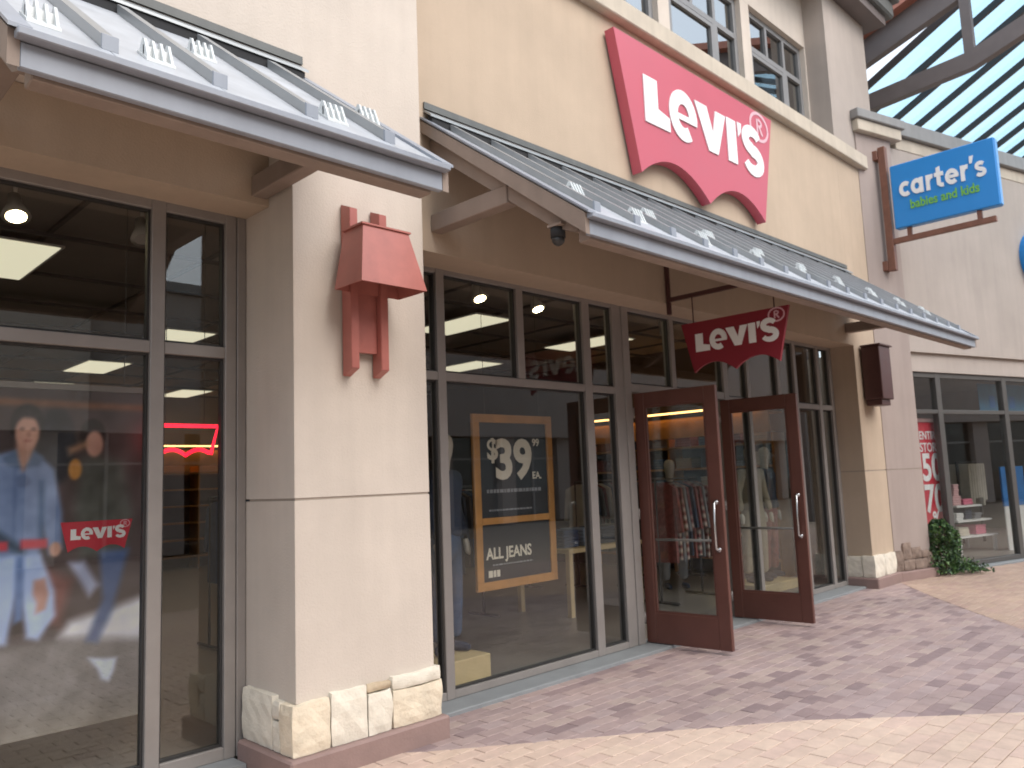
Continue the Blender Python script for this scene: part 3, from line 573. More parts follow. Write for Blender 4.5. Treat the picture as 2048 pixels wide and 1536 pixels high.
h_ = 0.145; RB = [('c', [ribbon(arc(0.5, 0.5, 0.36, 0.36, 48, 312, 18), h_)], 0.95), ('a', [ribbon(arc(0.46, 0.5, 0.33, 0.36, 0, 359.9, 22), h_), [(0.66, 0.0), (0.95, 0.0), (0.95, 1.0), (0.66, 1.0)]], 1.12), ('r', [[(0.05, 0.0), (0.34, 0.0), (0.34, 1.0), (0.05, 1.0)], ribbon(arc(0.52, 0.52, 0.30, 0.34, 165, 75, 8), 0.14)], 0.72), ('t', [[(0.16, 0.2), (0.45, 0.2), (0.45, 1.38), (0.16, 1.30)], [(0.0, 0.74), (0.68, 0.74), (0.68, 1.0), (0.0, 1.0)], ribbon(arc(0.60, 0.33, 0.295, 0.20, 180, 280, 8), 0.13)], 0.80),
      ('e', [ribbon(arc(0.5, 0.5, 0.36, 0.36, -8, 315, 22), h_), [(0.3, 0.40), (0.98, 0.40), (0.98, 0.60), (0.3, 0.60)]], 1.10), ('r', [[(0.05, 0.0), (0.34, 0.0), (0.34, 1.0), (0.05, 1.0)], ribbon(arc(0.52, 0.52, 0.30, 0.34, 165, 75, 8), 0.14)], 0.72), ('q', [[(0.02, 0.98), (0.20, 1.0), (0.34, 1.45), (0.06, 1.45)]], 0.36), ('s', [ribbon(arc(0.40, 0.70, 0.26, 0.17, 30, 262, 12)[:-1] + arc(0.40, 0.30, 0.28, 0.18, 85, -155, 12), 0.125)], 0.8)]
ll = part('lettering', bs); px = 0.0; tot = sum(q[2] for q in RB); ks = 1.10 / tot
for _, shapes, adv in RB:
    mb = MB()
    for i_, q in enumerate(shapes): mb.prism([(a + px, b) for a, b in q], lambda a, b, d: (11.749 - d, 3.80 - a * ks, 5.325 + b * ks * 1.30), 0.0, 0.016 + 0.001 * i_)
    mb.build('letter', M['white'], ll); px += adv
text('tagline', 'babies and kids', 0.185, 0.005, 'green', bs, (11.744, 3.24, 5.19), (0, -1, 0), (0, 0, 1), offset=0.004, sx=0.78)
MB().box(11.77, 11.87, 3.96, 4.06, 4.32, 6.16, c=0.006).build('post', M['rust'], bs)
for z in (4.40, 6.05): MB().box(11.75, 11.89, 4.062, 4.16, z - 0.07, z + 0.07, c=0.006).build('wall_plate', M['rust'], bs)
MB().box(11.785, 11.855, 2.66, 3.958, 4.70, 4.775, c=0.005).build('arm', M['rust'], bs)
for yy in (2.85, 3.74): B('clip', 'rust', bs, 11.80, 11.84, yy - 0.03, yy + 0.03, 4.777, 4.893)

# ================================================================== WALL LAMPS
lp = thing('wall_lamp', (2.77, 4.05, 2.2), 'oxide red metal wall lamp with tapered shade and two rails on the beige corner pillar', 'wall lamp')
for x in (2.66, 2.875):
    m = MB(); m.prism([(3.955, 2.255), (4.052, 2.215), (4.052, 3.275), (3.955, 3.235)], lambda a, b, d: (x + d, a, b), -0.028, 0.028); m.build('rail', M['lamp_red'], lp, bevel=0.003)
B('back_plate', 'lamp_red', lp, 2.69, 2.845, 4.0, 4.03, 2.36, 3.16)
def frustum(mb, cx, w0, w1, ya0, ya1, yb, z0, z1):
    mb.add([(cx - w0, yb, z0), (cx + w0, yb, z0), (cx + w0, ya0, z0), (cx - w0, ya0, z0), (cx - w1, yb, z1), (cx + w1, yb, z1), (cx + w1, ya1, z1), (cx - w1, ya1, z1)],
           [(0, 1, 5, 4), (1, 2, 6, 5), (2, 3, 7, 6), (3, 0, 4, 7), (4, 5, 6, 7)])
sh = MB(); frustum(sh, 2.768, 0.235, 0.165, 3.695, 3.775, 3.975, 2.715, 3.075)
so_ = sh.build('shade', M['lamp_red'], lp)
md = so_.modifiers.new('thickness', 'SOLIDIFY'); md.thickness = 0.006; md.offset = -1
B('shade_rim', 'lamp_red', lp, 2.768 - 0.178, 2.768 + 0.178, 3.765, 3.978, 3.077, 3.088)
MB().tube([(2.768, 3.86, 2.86), (2.768, 3.86, 2.98), (2.768, 3.86, 3.06)], [0.06, 0.05, 0.03], 14).build('bulb', M['lamp_white'], lp, True)
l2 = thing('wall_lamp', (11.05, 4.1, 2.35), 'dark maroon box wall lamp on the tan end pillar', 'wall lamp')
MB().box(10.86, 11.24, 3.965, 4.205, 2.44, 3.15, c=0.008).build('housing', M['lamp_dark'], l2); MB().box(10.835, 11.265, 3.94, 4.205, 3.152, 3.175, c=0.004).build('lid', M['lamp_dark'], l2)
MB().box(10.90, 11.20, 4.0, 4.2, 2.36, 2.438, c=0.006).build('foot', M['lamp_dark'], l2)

# ================================================================== NEIGHBOUR SHOP (front turned 15 degrees)
A = R(-15); U = Vector((math.cos(A), math.sin(A), 0)); N = Vector((-math.sin(A), math.cos(A), 0)); O = Vector((11.40, 4.222, 0))
class NB(MB):                                  # boxes in the turned frame: u along the front, v into the building
    def ub(s, u0, u1, v0, v1, z0, z1, c=0.0):
        t = MB().box(u0, u1, v0, v1, z0, z1, c=c); s.add([O + U * p[0] + N * p[1] + Vector((0, 0, p[2])) for p in t.v], t.f); return s
def UB(name, mt, parent, *b, c=0.0): return NB().ub(*b, c=c).build(name, M[mt], parent)
nb = thing('neighbour_building', tuple(O + U * 4), 'pinkish beige neighbour shop with mauve pilaster, cream coping and wide shop window', 'building')
np_ = part('pilaster', nb); np_['label'] = 'mauve stucco pilaster with a brown stone foot'
UB('shaft', 'mauve', np_, 0.02, 0.81, 0, 0.5, 1.507, 6.36); UB('shaft', 'mauve', np_, 0.02, 0.81, 0, 0.5, 0.36, 1.495); UB('joint_line', 'joint', np_, 0.025, 0.805, 0.005, 0.45, 1.48, 1.52)
UB('plinth', 'plinth', np_, 0.04, 0.88, -0.07, 0.5, -0.03, 0.125, c=0.012)
for i, (u0, u1, z0, z1) in enumerate([(0.0, 0.17, 0.13, 0.40), (0.18, 0.42, 0.13, 0.27), (0.18, 0.36, 0.28, 0.50), (0.37, 0.58, 0.28, 0.43), (0.43, 0.70, 0.13, 0.27), (0.59, 0.72, 0.28, 0.37), (0.71, 0.83, 0.13, 0.36)]):
    s_ = stone(np_, u0, u1, -0.03, 0.08, z0, z1, 'stone_brown', 60 + i)
    for v in s_.data.vertices: c = v.co.copy(); v.co = O + U * c.x + N * c.y + Vector((0, 0, c.z))
UB('coping', 'cream', np_, -0.02, 0.98, -0.09, 0.55, 6.362, 6.53, c=0.008); UB('cap', 'grey_cap', np_, -0.06, 1.03, -0.13, 0.6, 6.533, 6.67, c=0.01)
UB('wall', 'pink_beige', nb, 0.812, 9, 0.06, 0.5, 3.20, 6.30); UB('header_band', 'pink_beige', nb, 0.812, 9, 0.115, 0.52, 2.92, 3.198)
UB('coping', 'cream', nb, 1.035, 9, 0.05, 0.6, 6.302, 6.50, c=0.008); UB('cap', 'grey_cap', nb, 1.035, 9, -0.02, 0.7, 6.503, 6.74, c=0.01)
nw = part('shop_window', nb)
def NG(u0, u1, z0, z1):
    UB('pane', 'pane', nw, u0, u1, 0.185, 0.193, z0, z1)
for u0, u1 in ((0.815, 0.88), (1.56, 1.68), (3.33, 3.45), (5.05, 5.16), (6.8, 6.9)): UB('mullion', 'dark_frame', nw, u0, u1, 0.14, 0.24, 0.03, 2.918, c=0.004)
for u0, u1 in ((0.88, 1.56), (1.68, 3.33), (3.45, 5.05), (5.16, 6.8)):
    UB('rail', 'dark_frame', nw, u0, u1, 0.143, 0.237, 2.30, 2.36, c=0.004); UB('rail', 'dark_frame', nw, u0, u1, 0.143, 0.237, 2.84, 2.915, c=0.004); UB('rail', 'dark_frame', nw, u0, u1, 0.143, 0.237, 0.03, 0.10, c=0.004)
    NG(u0, u1, 0.10, 2.30); NG(u0, u1, 2.36, 2.84)
UB('sill', 'sill', nw, 0.94, 9, 0.02, 0.28, -0.03, 0.028, c=0.006)
for nm, mt, q in (('floor', 'in_floor', (0.9, 9, 0.285, 5.5, -0.02, 0.02)), ('back_wall', 'in_wall', (0.9, 9, 5.5, 5.6, 0, 3.5)), ('side_wall', 'cream', (0.62, 0.72, 0.5, 5.5, 0, 3.3)), ('ceiling', 'in_ceil', (0.9, 9, 0.53, 5.5, 3.25, 3.35)), ('far_wall', 'in_wall', (9, 9.1, 0.5, 5.5, 0, 3.4))): UB('interior_' + nm, mt, nb, *q)
def at(u, v, z): return O + U * u + N * v + Vector((0, 0, z))
# its goods: banner, table, poster stand, decals
bn = thing('sale_banner', tuple(at(1.27, 0.5, 0.7)), 'red and white sale banner hanging inside the neighbour shop window', 'banner')
UB('cloth', 'red_print', bn, 1.10, 1.80, 0.29, 0.296, 0.62, 2.18); UB('hem', 'cloth_rose', bn, 1.10, 1.80, 0.287, 0.299, 2.19, 2.24)
for tx, z, sz, off in (('ENTIRE', 1.98, 0.17, 0.002), ('STORE', 1.80, 0.19, 0.002), ('50', 1.49, 0.56, 0.014), ('70', 1.03, 0.56, 0.014), ('%', 0.74, 0.30, 0.006)):
    text('lettering', tx, sz, 0.002, 'white', bn, tuple(at(1.485, 0.286, z)), U, (0, 0, 1), offset=off, sx=0.85)
tb = thing('display_table', tuple(at(3.95, 1.5, 0)), 'white tiered display table with folded pink clothes behind the neighbour window', 'table')
for z, a, b_ in ((0.28, 3.40, 4.60), (0.55, 3.42, 4.42), (0.80, 3.42, 4.15)): UB('shelf', 'shelf_white', tb, a, b_, 1.15, 1.75, z, z + 0.03)
for u in (3.45, 4.50):
    for v in (1.2, 1.7): UB('leg', 'shelf_white', tb, u, u + 0.05, v - 0.025, v + 0.025, 0.02, 0.279)
UB('back', 'shelf_white', tb, 3.46, 4.05, 1.72, 1.748, 0.311, 0.798)
for i, (u, z, w, h, mt) in enumerate([(3.46, 0.832, 0.25, 0.16, 'cloth_rose'), (3.76, 0.832, 0.28, 0.10, 'cloth_pink'), (3.5, 0.582, 0.22, 0.12, 'shelf_white'), (3.78, 0.582, 0.2, 0.18, 'cloth_navy'), (4.05, 0.582, 0.22, 0.1, 'cloth_grey'), (4.05, 0.312, 0.32, 0.16, 'cloth_pink'), (3.55, 0.312, 0.3, 0.14, 'cloth_cream'), (3.5, 0.994, 0.16, 0.2, 'cloth_rose')]):
    c = thing('folded_clothes', tuple(at(u + w / 2, 1.4, z)), ['pale rose stack on the top tier', 'bright pink stack on the top tier', 'white stack on the middle tier', 'navy stack on the middle tier', 'grey stack on the middle tier', 'bright pink stack on the bottom tier', 'cream stack on the bottom tier', 'rose bundle on top of the rose stack'][i] + ' of folded clothes', 'clothes', 'folded clothes on the tiered table')
    n = max(2, int(h / 0.035)); hh = h / n
    for j in range(n): UB('garment', mt, c, u + random.uniform(0, 0.015), u + w - random.uniform(0, 0.015), 1.22 + random.uniform(0, 0.02), 1.6, z + j * hh + 0.001, z + (j + 1) * hh - 0.001, c=0.008)
pst = thing('poster_stand', tuple(at(4.75, 0.9, 0)), 'blue poster stand with white lower half behind the neighbour window', 'poster stand')
UB('poster', 'poster_blue', pst, 4.40, 5.10, 0.90, 0.93, 0.78, 1.46); UB('base_panel', 'shelf_white', pst, 4.42, 5.08, 0.905, 0.925, 0.03, 0.776); UB('foot', 'shelf_white', pst, 4.48, 5.02, 0.8, 1.05, 0.02, 0.029)
dc = thing('window_decal', tuple(at(4.4, 0.5, 2.4)), 'blue patterned banner strip across the top of the neighbour window', 'banner')
UB('strip', 'teal_print', dc, 3.45, 5.6, 0.60, 0.606, 2.38, 2.86)
for u in (3.75, 4.35, 4.95): NB().ub(u, u + 0.16, 0.594, 0.599, 2.46, 2.66).build('motif', M['poster_blue'], dc)
for i, (u, v, mt) in enumerate([(4.9, 2.6, 'cloth_navy'), (5.6, 2.2, 'cloth_cream'), (6.0, 3.2, 'in_dark'), (4.2, 3.4, 'cloth_rose'), (6.2, 4.2, 'cloth_grey')]):
    r_ = thing('garment_rack', tuple(at(u, v, 0)), ['rack of navy', 'rack of cream', 'tall rack of black', 'rack of rose', 'rack of grey'][i] + ' children clothes deep in the neighbour shop', 'clothes rack', 'racks in the neighbour shop')
    UB('frame', 'pipe', r_, u - 0.35, u + 0.35, v - 0.02, v + 0.02, 1.55, 1.58); UB('upright', 'pipe', r_, u - 0.35, u - 0.32, v - 0.02, v + 0.02, 0.02, 1.549); UB('upright', 'pipe', r_, u + 0.32, u + 0.35, v - 0.02, v + 0.02, 0.02, 1.549)
    for j in range(7): UB('garment', mt, r_, u - 0.28 + j * 0.08, u - 0.23 + j * 0.08, v - 0.2, v + 0.2, 0.7 + random.uniform(0, 0.2), 1.53, c=0.015)
for i, (u, v) in enumerate([(2.0, 1.6), (4.4, 1.8), (2.6, 3.6)]):
    t = thing('ceiling_light', tuple(at(u, v, 3.2)), 'flush ceiling panel light inside the neighbour shop', 'ceiling light', 'panel lights in the neighbour shop')
    UB('frame', 'shelf_white', t, u - 0.33, u + 0.33, v - 0.33, v + 0.33, 3.22, 3.249); UB('diffuser', 'troffer', t, u - 0.29, u + 0.29, v - 0.29, v + 0.29, 3.212, 3.219)
cl = thing('wall_letter', tuple(at(4.6, 0.1, 4.6)), 'rounded bright blue channel letter on the pinkish beige neighbour wall', 'sign')
NB_ = MB(); NB_.prism(ribbon(arc(4.62, 4.96, 0.36, 0.36, 40, 320, 24), 0.12), lambda a, b, d: at(a, 0.058 - d, b), 0.0, 0.13); NB_.build('letter_body', M['blue'], cl)

# ================================================================== GLAZED STREET CANOPY
cn = thing('street_canopy', (16, 3, 8.0), 'brown steel gable canopy with glass roof over the street', 'canopy')
def cz(y): return 8.36 + 0.53 * (4.67 - y)
YL, YR = 6.4, -1.6
tr_ = part('truss', cn)
def truss(X):
    m = MB(); m.beam((X, 6.2, 8.02), (X, 3.24, 8.98), 0.16, 0.42); m.beam((X, 3.24, 8.98), (X, YR, 10.6), 0.16, 0.42); m.build('top_chord', M['canopy'], tr_)
    m = MB(); m.beam((X, 6.3, 7.52), (X, 3.10, 7.74), 0.16, 0.27); m.beam((X + 0.001, 3.16, 7.73), (X + 0.001, YR, 9.30), 0.155, 0.27); m.build('bottom_chord', M['canopy'], tr_)
    MB().beam((X, 3.14, 7.80), (X, 3.14, 8.90), 0.14, 0.14, (0, 1, 0)).build('post', M['canopy'], tr_); MB().beam((X, YR + 0.1, 9.2), (X, YR + 0.1, 10.5), 0.14, 0.14, (0, 1, 0)).build('post', M['canopy'], tr_)
truss(13.5)
m = MB(); m.beam((13.36, 6.2, 8.30), (13.36, 3.24, 9.27), 0.30, 0.13); m.beam((13.36, 3.24, 9.27), (13.36, YR, 10.9), 0.30, 0.13); m.build('verge_board', M['dark_warm'], cn)
xs_ = [14.1 + 0.83 * i for i in range(12)]
for x in xs_: MB().beam((x, YL, cz(YL)), (x, YR, cz(YR)), 0.07, 0.11).build('glazing_bar', M['canopy_dark'], cn)
for x0, x1 in zip(xs_, xs_[1:]):
    m = MB(); m.add([(x, y, cz(y) + o_) for x in (x0 + 0.03, x1 - 0.03) for y in (YL, YR) for o_ in (0.062, 0.072)], [(0, 1, 3, 2), (4, 6, 7, 5), (0, 4, 5, 1), (2, 3, 7, 6), (0, 2, 6, 4), (1, 5, 7, 3)]); m.build('pane', M['roof_glass'], cn)
for y in (YL, YR): MB().box(13.55, 23.4, y - 0.08, y + 0.08, cz(y) - 0.32, cz(y) - 0.06).build('purlin', M['canopy'], cn)
for x in (14.0, 23.0):
    MB().box(x - 0.1, x + 0.1, YL - 0.2, YL + 0.0, 0, cz(YL) - 0.33).build('column', M['canopy'], cn); MB().box(x - 0.1, x + 0.1, YR - 0.1, YR + 0.1, 0, cz(YR) - 0.33).build('column', M['canopy'], cn)
MB().box(13.42, 13.58, 6.0, 6.2, 0, 7.4).build('column', M['canopy'], cn)

# ================================================================== SHRUB AT THE PILASTER
sb = thing('ivy_shrub', tuple(at(0.95, -0.12, 0)), 'dark green leafy shrub spilling over the paving at the mauve pilaster', 'shrub')
rg = random.Random(3); v, f = [], []
def leaf(p, s, d):
    n = Vector((rg.uniform(-1, 1), rg.uniform(-1, 1), rg.uniform(-0.2, 1))).normalized(); a = n.orthogonal().normalized()
    a = (a * math.cos(d) + n.cross(a) * math.sin(d)); b = n.cross(a); k_ = len(v)
    v.extend([p - a * s, p + b * s * 0.55 + n * s * 0.12, p + a * s * 1.05 - n * s * 0.2, p - b * s * 0.55 + n * s * 0.12]); f.append((k_, k_ + 1, k_ + 2)); f.append((k_, k_ + 2, k_ + 3))
base = at(1.03, -0.02, 0)
for i in range(2300):
    z = rg.random() ** 0.8 * 0.74; ang = rg.uniform(0, 6.283); w = (0.27 + 0.05 * math.sin(9 * z + 2 * ang)) * (1.0 if z < 0.6 else max(0.2, 1 - (z - 0.6) / 0.22)); r_ = w * math.sqrt(rg.uniform(0.35, 1))
    leaf(base + U * math.cos(ang) * r_ * 0.95 + N * math.sin(ang) * r_ * 0.8 + Vector((0, 0, z + 0.03)), rg.uniform(0.018, 0.036), rg.uniform(0, 6.28))
for i in range(650):
    t = rg.random(); z = 0.03 + (1 - t) * 0.26 * rg.random(); leaf(base + U * (0.10 + t * 0.52) + N * (-0.16 + rg.gauss(0, 0.11)) + Vector((0, 0, z)), rg.uniform(0.016, 0.03), rg.uniform(0, 6.28))
MB().add(v, f).build('foliage', M['leaf'], sb)
for i in range(9):
    a = i * 0.7; MB().tube([base + Vector((0.03 * math.cos(a), 0.03 * math.sin(a), 0)), base + U * 0.10 * math.cos(a) + N * 0.1 * math.sin(a) + Vector((0, 0, 0.35)), base + U * 0.18 * math.cos(a) + N * 0.15 * math.sin(a) + Vector((0, 0, 0.66))], [0.012, 0.009, 0.004], 6).build('stem', M['stem'], sb)

# ================================================================== SHOP INTERIOR
for nm, mt, q in (('interior_floor', 'in_floor', (-4, 11.3, 4.685, 17, -0.02, 0.02)), ('interior_back_wall', 'in_wall', (-4, 11.3, 17, 17.1, 0, 3.7)), ('interior_left_wall', 'in_wall', (-4.1, -4, 4.7, 17, 0, 3.7)), ('interior_right_wall', 'in_dark', (11.3, 11.4, 5.2, 17, 0, 3.7)), ('interior_ceiling', 'in_ceil', (-4, 11.3, 4.67, 17, 3.62, 3.7))): B(nm, mt, bld, *q)
for i in range(10): B('ceiling_grid_bar', 'pipe', bld, -3.9, 11.2, 5.3 + i * 1.2, 5.33 + i * 1.2, 3.50, 3.53)
for i in range(12): B('ceiling_grid_bar', 'pipe', bld, -3.2 + i * 1.22, -3.17 + i * 1.22, 4.8, 16.9, 3.535, 3.56)
for i, x in enumerate((-0.9, 1.53, 4.0, 6.45, 8.9)):
    for j, yy in enumerate((7.3, 10.0, 12.8, 15.5)):
        t = thing('ceiling_light', (x, yy, 3.5), 'long fluorescent panel set in the brown shop ceiling', 'ceiling light', 'panel lights in the clothes shop')
        B('frame', 'shelf_white', t, x - 0.31, x + 0.31, yy - 0.62, yy + 0.62, 3.485, 3.499); B('diffuser', 'troffer', t, x - 0.285, x + 0.285, yy - 0.595, yy + 0.595, 3.478, 3.484)
for i, (x, on) in enumerate([(0.2, 1), (1.25, 1), (2.02, 0), (4.3, 1), (5.17, 1), (5.99, 1), (6.66, 1), (8.3, 0), (9.4, 1), (10.5, 1)]):
    t = thing('spotlight', (x, 5.6, 3.3), ('lit' if on else 'unlit') + ' white spotlight hanging behind the shop glass', 'spotlight', ('lit' if on else 'unlit') + ' window spotlights')
    MB().tube([(x, 5.6, 3.615), (x, 5.6, 3.46)], 0.012, 8).build('stem', M['lamp_white'], t); MB().tube([(x, 5.62, 3.47), (x, 5.60, 3.40), (x, 5.56, 3.315)], [0.035, 0.045, 0.085], 14).build('shade', M['lamp_white'], t, True)
    MB().tube([(x, 5.558, 3.3135), (x, 5.556, 3.309)], 0.058, 16).build('bulb', M['spot' if on else 'lamp_white'], t)
# ---- poster of two people in denim: printed fabric
def srgb(r, g, b): return tuple(((c / 255) / 12.92 if c / 255 <= 0.04045 else ((c / 255 + 0.055) / 1.055) ** 2.4) for c in (r, g, b))
PX0, PX1, PZ0, PZ1 = 0.42, 1.90, 0.30, 2.17; NX, NZ = 190, 240
gx, gz = np.meshgrid(np.linspace(PX0, PX1, NX), np.linspace(PZ0, PZ1, NZ)); rs = np.random.RandomState(5)
def smooth_noise(s):
    a = rs.rand(NZ // s + 3, NX // s + 3); yi, xi = np.arange(NZ) / s, np.arange(NX) / s; y0, x0 = yi.astype(int), xi.astype(int); fy, fx = (yi - y0)[:, None], (xi - x0)[None]
    return (a[y0][:, x0] * (1 - fy) * (1 - fx) + a[y0 + 1][:, x0] * fy * (1 - fx) + a[y0][:, x0 + 1] * (1 - fy) * fx + a[y0 + 1][:, x0 + 1] * fy * fx)
N1, N2, N3 = smooth_noise(28), smooth_noise(11), smooth_noise(4)
img = np.zeros((NZ, NX, 3)); img[:] = (62, 50, 50)
img += ((N1 - 0.5) * 46 + (N2 - 0.5) * 26)[..., None]
def put(mask, col, tex=14): 
    m = np.clip(mask, 0, 1)[..., None]; img[:] = img * (1 - m) + (np.array(col)[None, None] + ((N2 - 0.5) * tex * 2 + (N3 - 0.5) * tex)[..., None]) * m
def inside(poly, soft=0.012):
    d = np.full(gx.shape, 1e9); ins = np.zeros(gx.shape, bool); n = len(poly)
    for i in range(n):
        (xa, za), (xb, zb) = poly[i], poly[(i + 1) % n]; dx, dz = xb - xa, zb - za; t = np.clip(((gx - xa) * dx + (gz - za) * dz) / (dx * dx + dz * dz + 1e-12), 0, 1)
        d = np.minimum(d, np.hypot(gx - xa - t * dx, gz - za - t * dz)); c = (za > gz) != (zb > gz); ins ^= c & (gx < dx * (gz - za) / (dz if dz else 1e-12) + xa)
    return np.clip(0.5 + np.where(ins, d, -d) / (2 * soft), 0, 1)
def blob(cx, cz_, rx, rz, soft=0.25): return np.clip((1 - np.hypot((gx - cx) / rx, (gz - cz_) / rz)) / soft + 0.5, 0, 1)
put(np.clip((0.86 - gz) / 0.10, 0, 1), (104, 100, 100)); put(np.clip((0.50 - gz) / 0.2, 0, 1), (118, 112, 104))
put(blob(1.36, 1.86, 0.10, 0.22), (34, 34, 40)); put(blob(0.75, 1.7, 0.16, 0.42), (70, 44, 44)); put(inside([(PX0, 2.08), (PX1, 2.06), (PX1, 2.10), (PX0, 2.13)]), (112, 74, 52))
put(inside([(1.40, 0.80), (1.86, 0.72), (1.88, 0.98), (1.70, 0.93), (1.45, 0.88)], 0.03), (196, 196, 206)); put(inside([(1.55, 0.665), (1.64, 0.645), (1.705, 0.64), (1.69, 0.57), (1.665, 0.515), (1.625, 0.535), (1.60, 0.60)], 0.012), (186, 196, 222))
# second figure, bending, dark shirt
put(inside([(1.50, 1.78), (1.60, 1.80), (1.72, 1.76), (1.78, 1.45), (1.74, 1.22), (1.50, 1.22), (1.46, 1.50)], 0.03), (72, 74, 70)); put(blob(1.55, 1.91, 0.070, 0.10, 0.15), (30, 22, 22), 4); put(blob(1.56, 1.865, 0.048, 0.075), (176, 136, 122)); put(inside([(1.42, 1.84), (1.52, 1.88), (1.52, 1.85), (1.43, 1.80)], 0.02), (158, 122, 96)); put(blob(1.46, 1.72, 0.035, 0.06), (176, 126, 66))
put(inside([(1.60, 1.25), (1.76, 1.25), (1.68, 0.92), (1.60, 0.74), (1.54, 0.76), (1.62, 0.98)], 0.02), (70, 88, 128)); put(inside([(1.44, 1.20), (1.52, 1.20), (1.60, 1.06), (1.55, 1.0)], 0.02), (150, 156, 184)); put(inside([(1.30, 1.2), (1.46, 1.1), (1.40, 0.86), (1.28, 0.9)], 0.03), (112, 70, 66))
# first figure: denim shirt, ripped pale jeans
put(inside([(0.86, 1.32), (0.84, 1.55), (0.92, 1.74), (1.06, 1.80), (1.16, 1.83), (1.29, 1.79), (1.355, 1.72), (1.40, 1.48), (1.405, 1.28), (1.34, 1.25), (1.30, 1.42), (1.295, 1.24), (0.98, 1.24), (0.95, 1.40)], 0.014), (112, 130, 166))
put(inside([(1.28, 1.66), (1.305, 1.66), (1.31, 1.35), (1.285, 1.30)], 0.012), (66, 92, 128)); put(blob(1.20, 1.66, 0.04, 0.035), (92, 108, 142)); put(blob(1.05, 1.66, 0.04, 0.035), (92, 108, 142)); put(inside([(1.155, 1.80), (1.17, 1.80), (1.175, 1.28), (1.16, 1.28)], 0.008), (92, 110, 146)); put(inside([(0.92, 1.54), (1.22, 1.30), (1.22, 1.25), (0.92, 1.44)], 0.02), (50, 66, 84))
put(inside([(1.165, 1.87), (1.255, 1.87), (1.25, 1.78), (1.20, 1.71), (1.16, 1.78)], 0.012), (166, 128, 112)); put(blob(1.215, 1.965, 0.084, 0.118, 0.15), (24, 20, 22), 4); put(blob(1.215, 1.925, 0.060, 0.098, 0.2), (184, 142, 126)); put(inside([(1.145, 1.97), (1.15, 2.03), (1.21, 2.06), (1.27, 2.04), (1.285, 1.97), (1.26, 2.005), (1.19, 2.01)], 0.012), (34, 28, 30)); put(blob(1.19, 1.945, 0.012, 0.006, 0.6), (70, 48, 44)); put(blob(1.245, 1.945, 0.012, 0.006, 0.6), (70, 48, 44)); put(blob(1.218, 1.88, 0.018, 0.006, 0.6), (138, 76, 74)); put(blob(1.222, 1.915, 0.008, 0.02, 0.7), (150, 108, 94))
put(inside([(1.10, 1.79), (1.165, 1.83), (1.19, 1.73), (1.13, 1.74)], 0.01), (84, 102, 130)); put(inside([(1.25, 1.83), (1.30, 1.79), (1.28, 1.74), (1.21, 1.73)], 0.01), (84, 102, 130))
put(inside([(0.92, 1.26), (1.30, 1.26), (1.37, 1.06), (1.38, 0.92), (1.30, 0.80), (1.24, 0.82), (1.20, 1.12), (1.15, 0.80), (0.98, 0.80)], 0.016), (160, 178, 218)); put(inside([(1.18, 1.26), (1.22, 1.26), (1.22, 0.92), (1.18, 0.90)], 0.012), (92, 116, 162)); put(inside([(1.27, 1.12), (1.325, 1.13), (1.345, 1.04), (1.33, 0.96), (1.28, 0.94), (1.285, 1.0), (1.265, 1.05)], 0.012), (170, 130, 120)); put(blob(1.06, 1.0, 0.04, 0.03), (214, 220, 236)); put(blob(1.37, 1.28, 0.03, 0.04), (176, 136, 120))
for xa, xb in ((0.86, 1.01), (1.03, 1.14), (1.20, 1.33)): put(inside([(xa, 1.345), (xb, 1.34), (xb, 1.29), (xa, 1.295)], 0.008), (176, 60, 72), 6)
for _ in range(1):                             # the print itself is a soft, grainy photograph
    img[1:-1] = (img[:-2] + 2 * img[1:-1] + img[2:]) / 4; img[:, 1:-1] = (img[:, :-2] + 2 * img[:, 1:-1] + img[:, 2:]) / 4
pm = bpy.data.meshes.new('print'); vs = np.stack([gx, np.full(gx.shape, 4.998), gz], -1).reshape(-1, 3); idx = np.arange(NX * NZ).reshape(NZ, NX)
fc = np.stack([idx[:-1, :-1], idx[:-1, 1:], idx[1:, 1:], idx[1:, :-1]], -1).reshape(-1, 4)
pm.vertices.add(len(vs)); pm.vertices.foreach_set('co', vs.ravel()); pm.loops.add(fc.size); pm.loops.foreach_set('vertex_index', fc.ravel()); pm.polygons.add(len(fc)); pm.polygons.foreach_set('loop_start', np.arange(len(fc)) * 4); pm.update(calc_edges=True)
ca = pm.color_attributes.new('print', 'FLOAT_COLOR', 'POINT'); c_ = np.clip(img, 4, 250) / 255; c_ = np.clip(np.where(c_ <= 0.04045, c_ / 12.92, ((c_ + 0.055) / 1.055) ** 2.4) * 1.5, 0, 0.9); ca.data.foreach_set('color', np.concatenate([c_, np.ones((NZ, NX, 1))], -1).ravel().astype(np.float32))
pmt, n_, l_, b_ = nodes('poster_print'); at_ = n_.new('ShaderNodeVertexColor'); at_.layer_name = 'print'; l_.new(at_.outputs[0], b_.inputs['Base Color']); b_.inputs['Roughness'].default_value = 0.55
po = thing('window_poster', (1.2, 5.0, 0.3), 'printed poster of two people in denim hanging in the display window', 'poster')
link('print', pm, pmt, po); B('backing', 'cream', po, PX0, PX1, 5.0, 5.008, PZ0, PZ1); B('top_rail', 'frame', po, PX0 - 0.02, PX1 + 0.02, 4.99, 5.02, PZ1 + 0.001, PZ1 + 0.035)
for x in (0.6, 1.72): MB().tube([(x, 5.005, PZ1 + 0.035), (x, 5.005, 3.50)], 0.0025, 6).build('wire', M['pipe'], po)
k2 = 0.385 / 2.976; lg = part('printed_emblem', po)
emblem(lg, lambda a, b, d: (1.585 + a * k2, 4.9965 - d * 0.1, 1.255 + b * k2), 0.004, face_mt='red_print', lift=0.006)
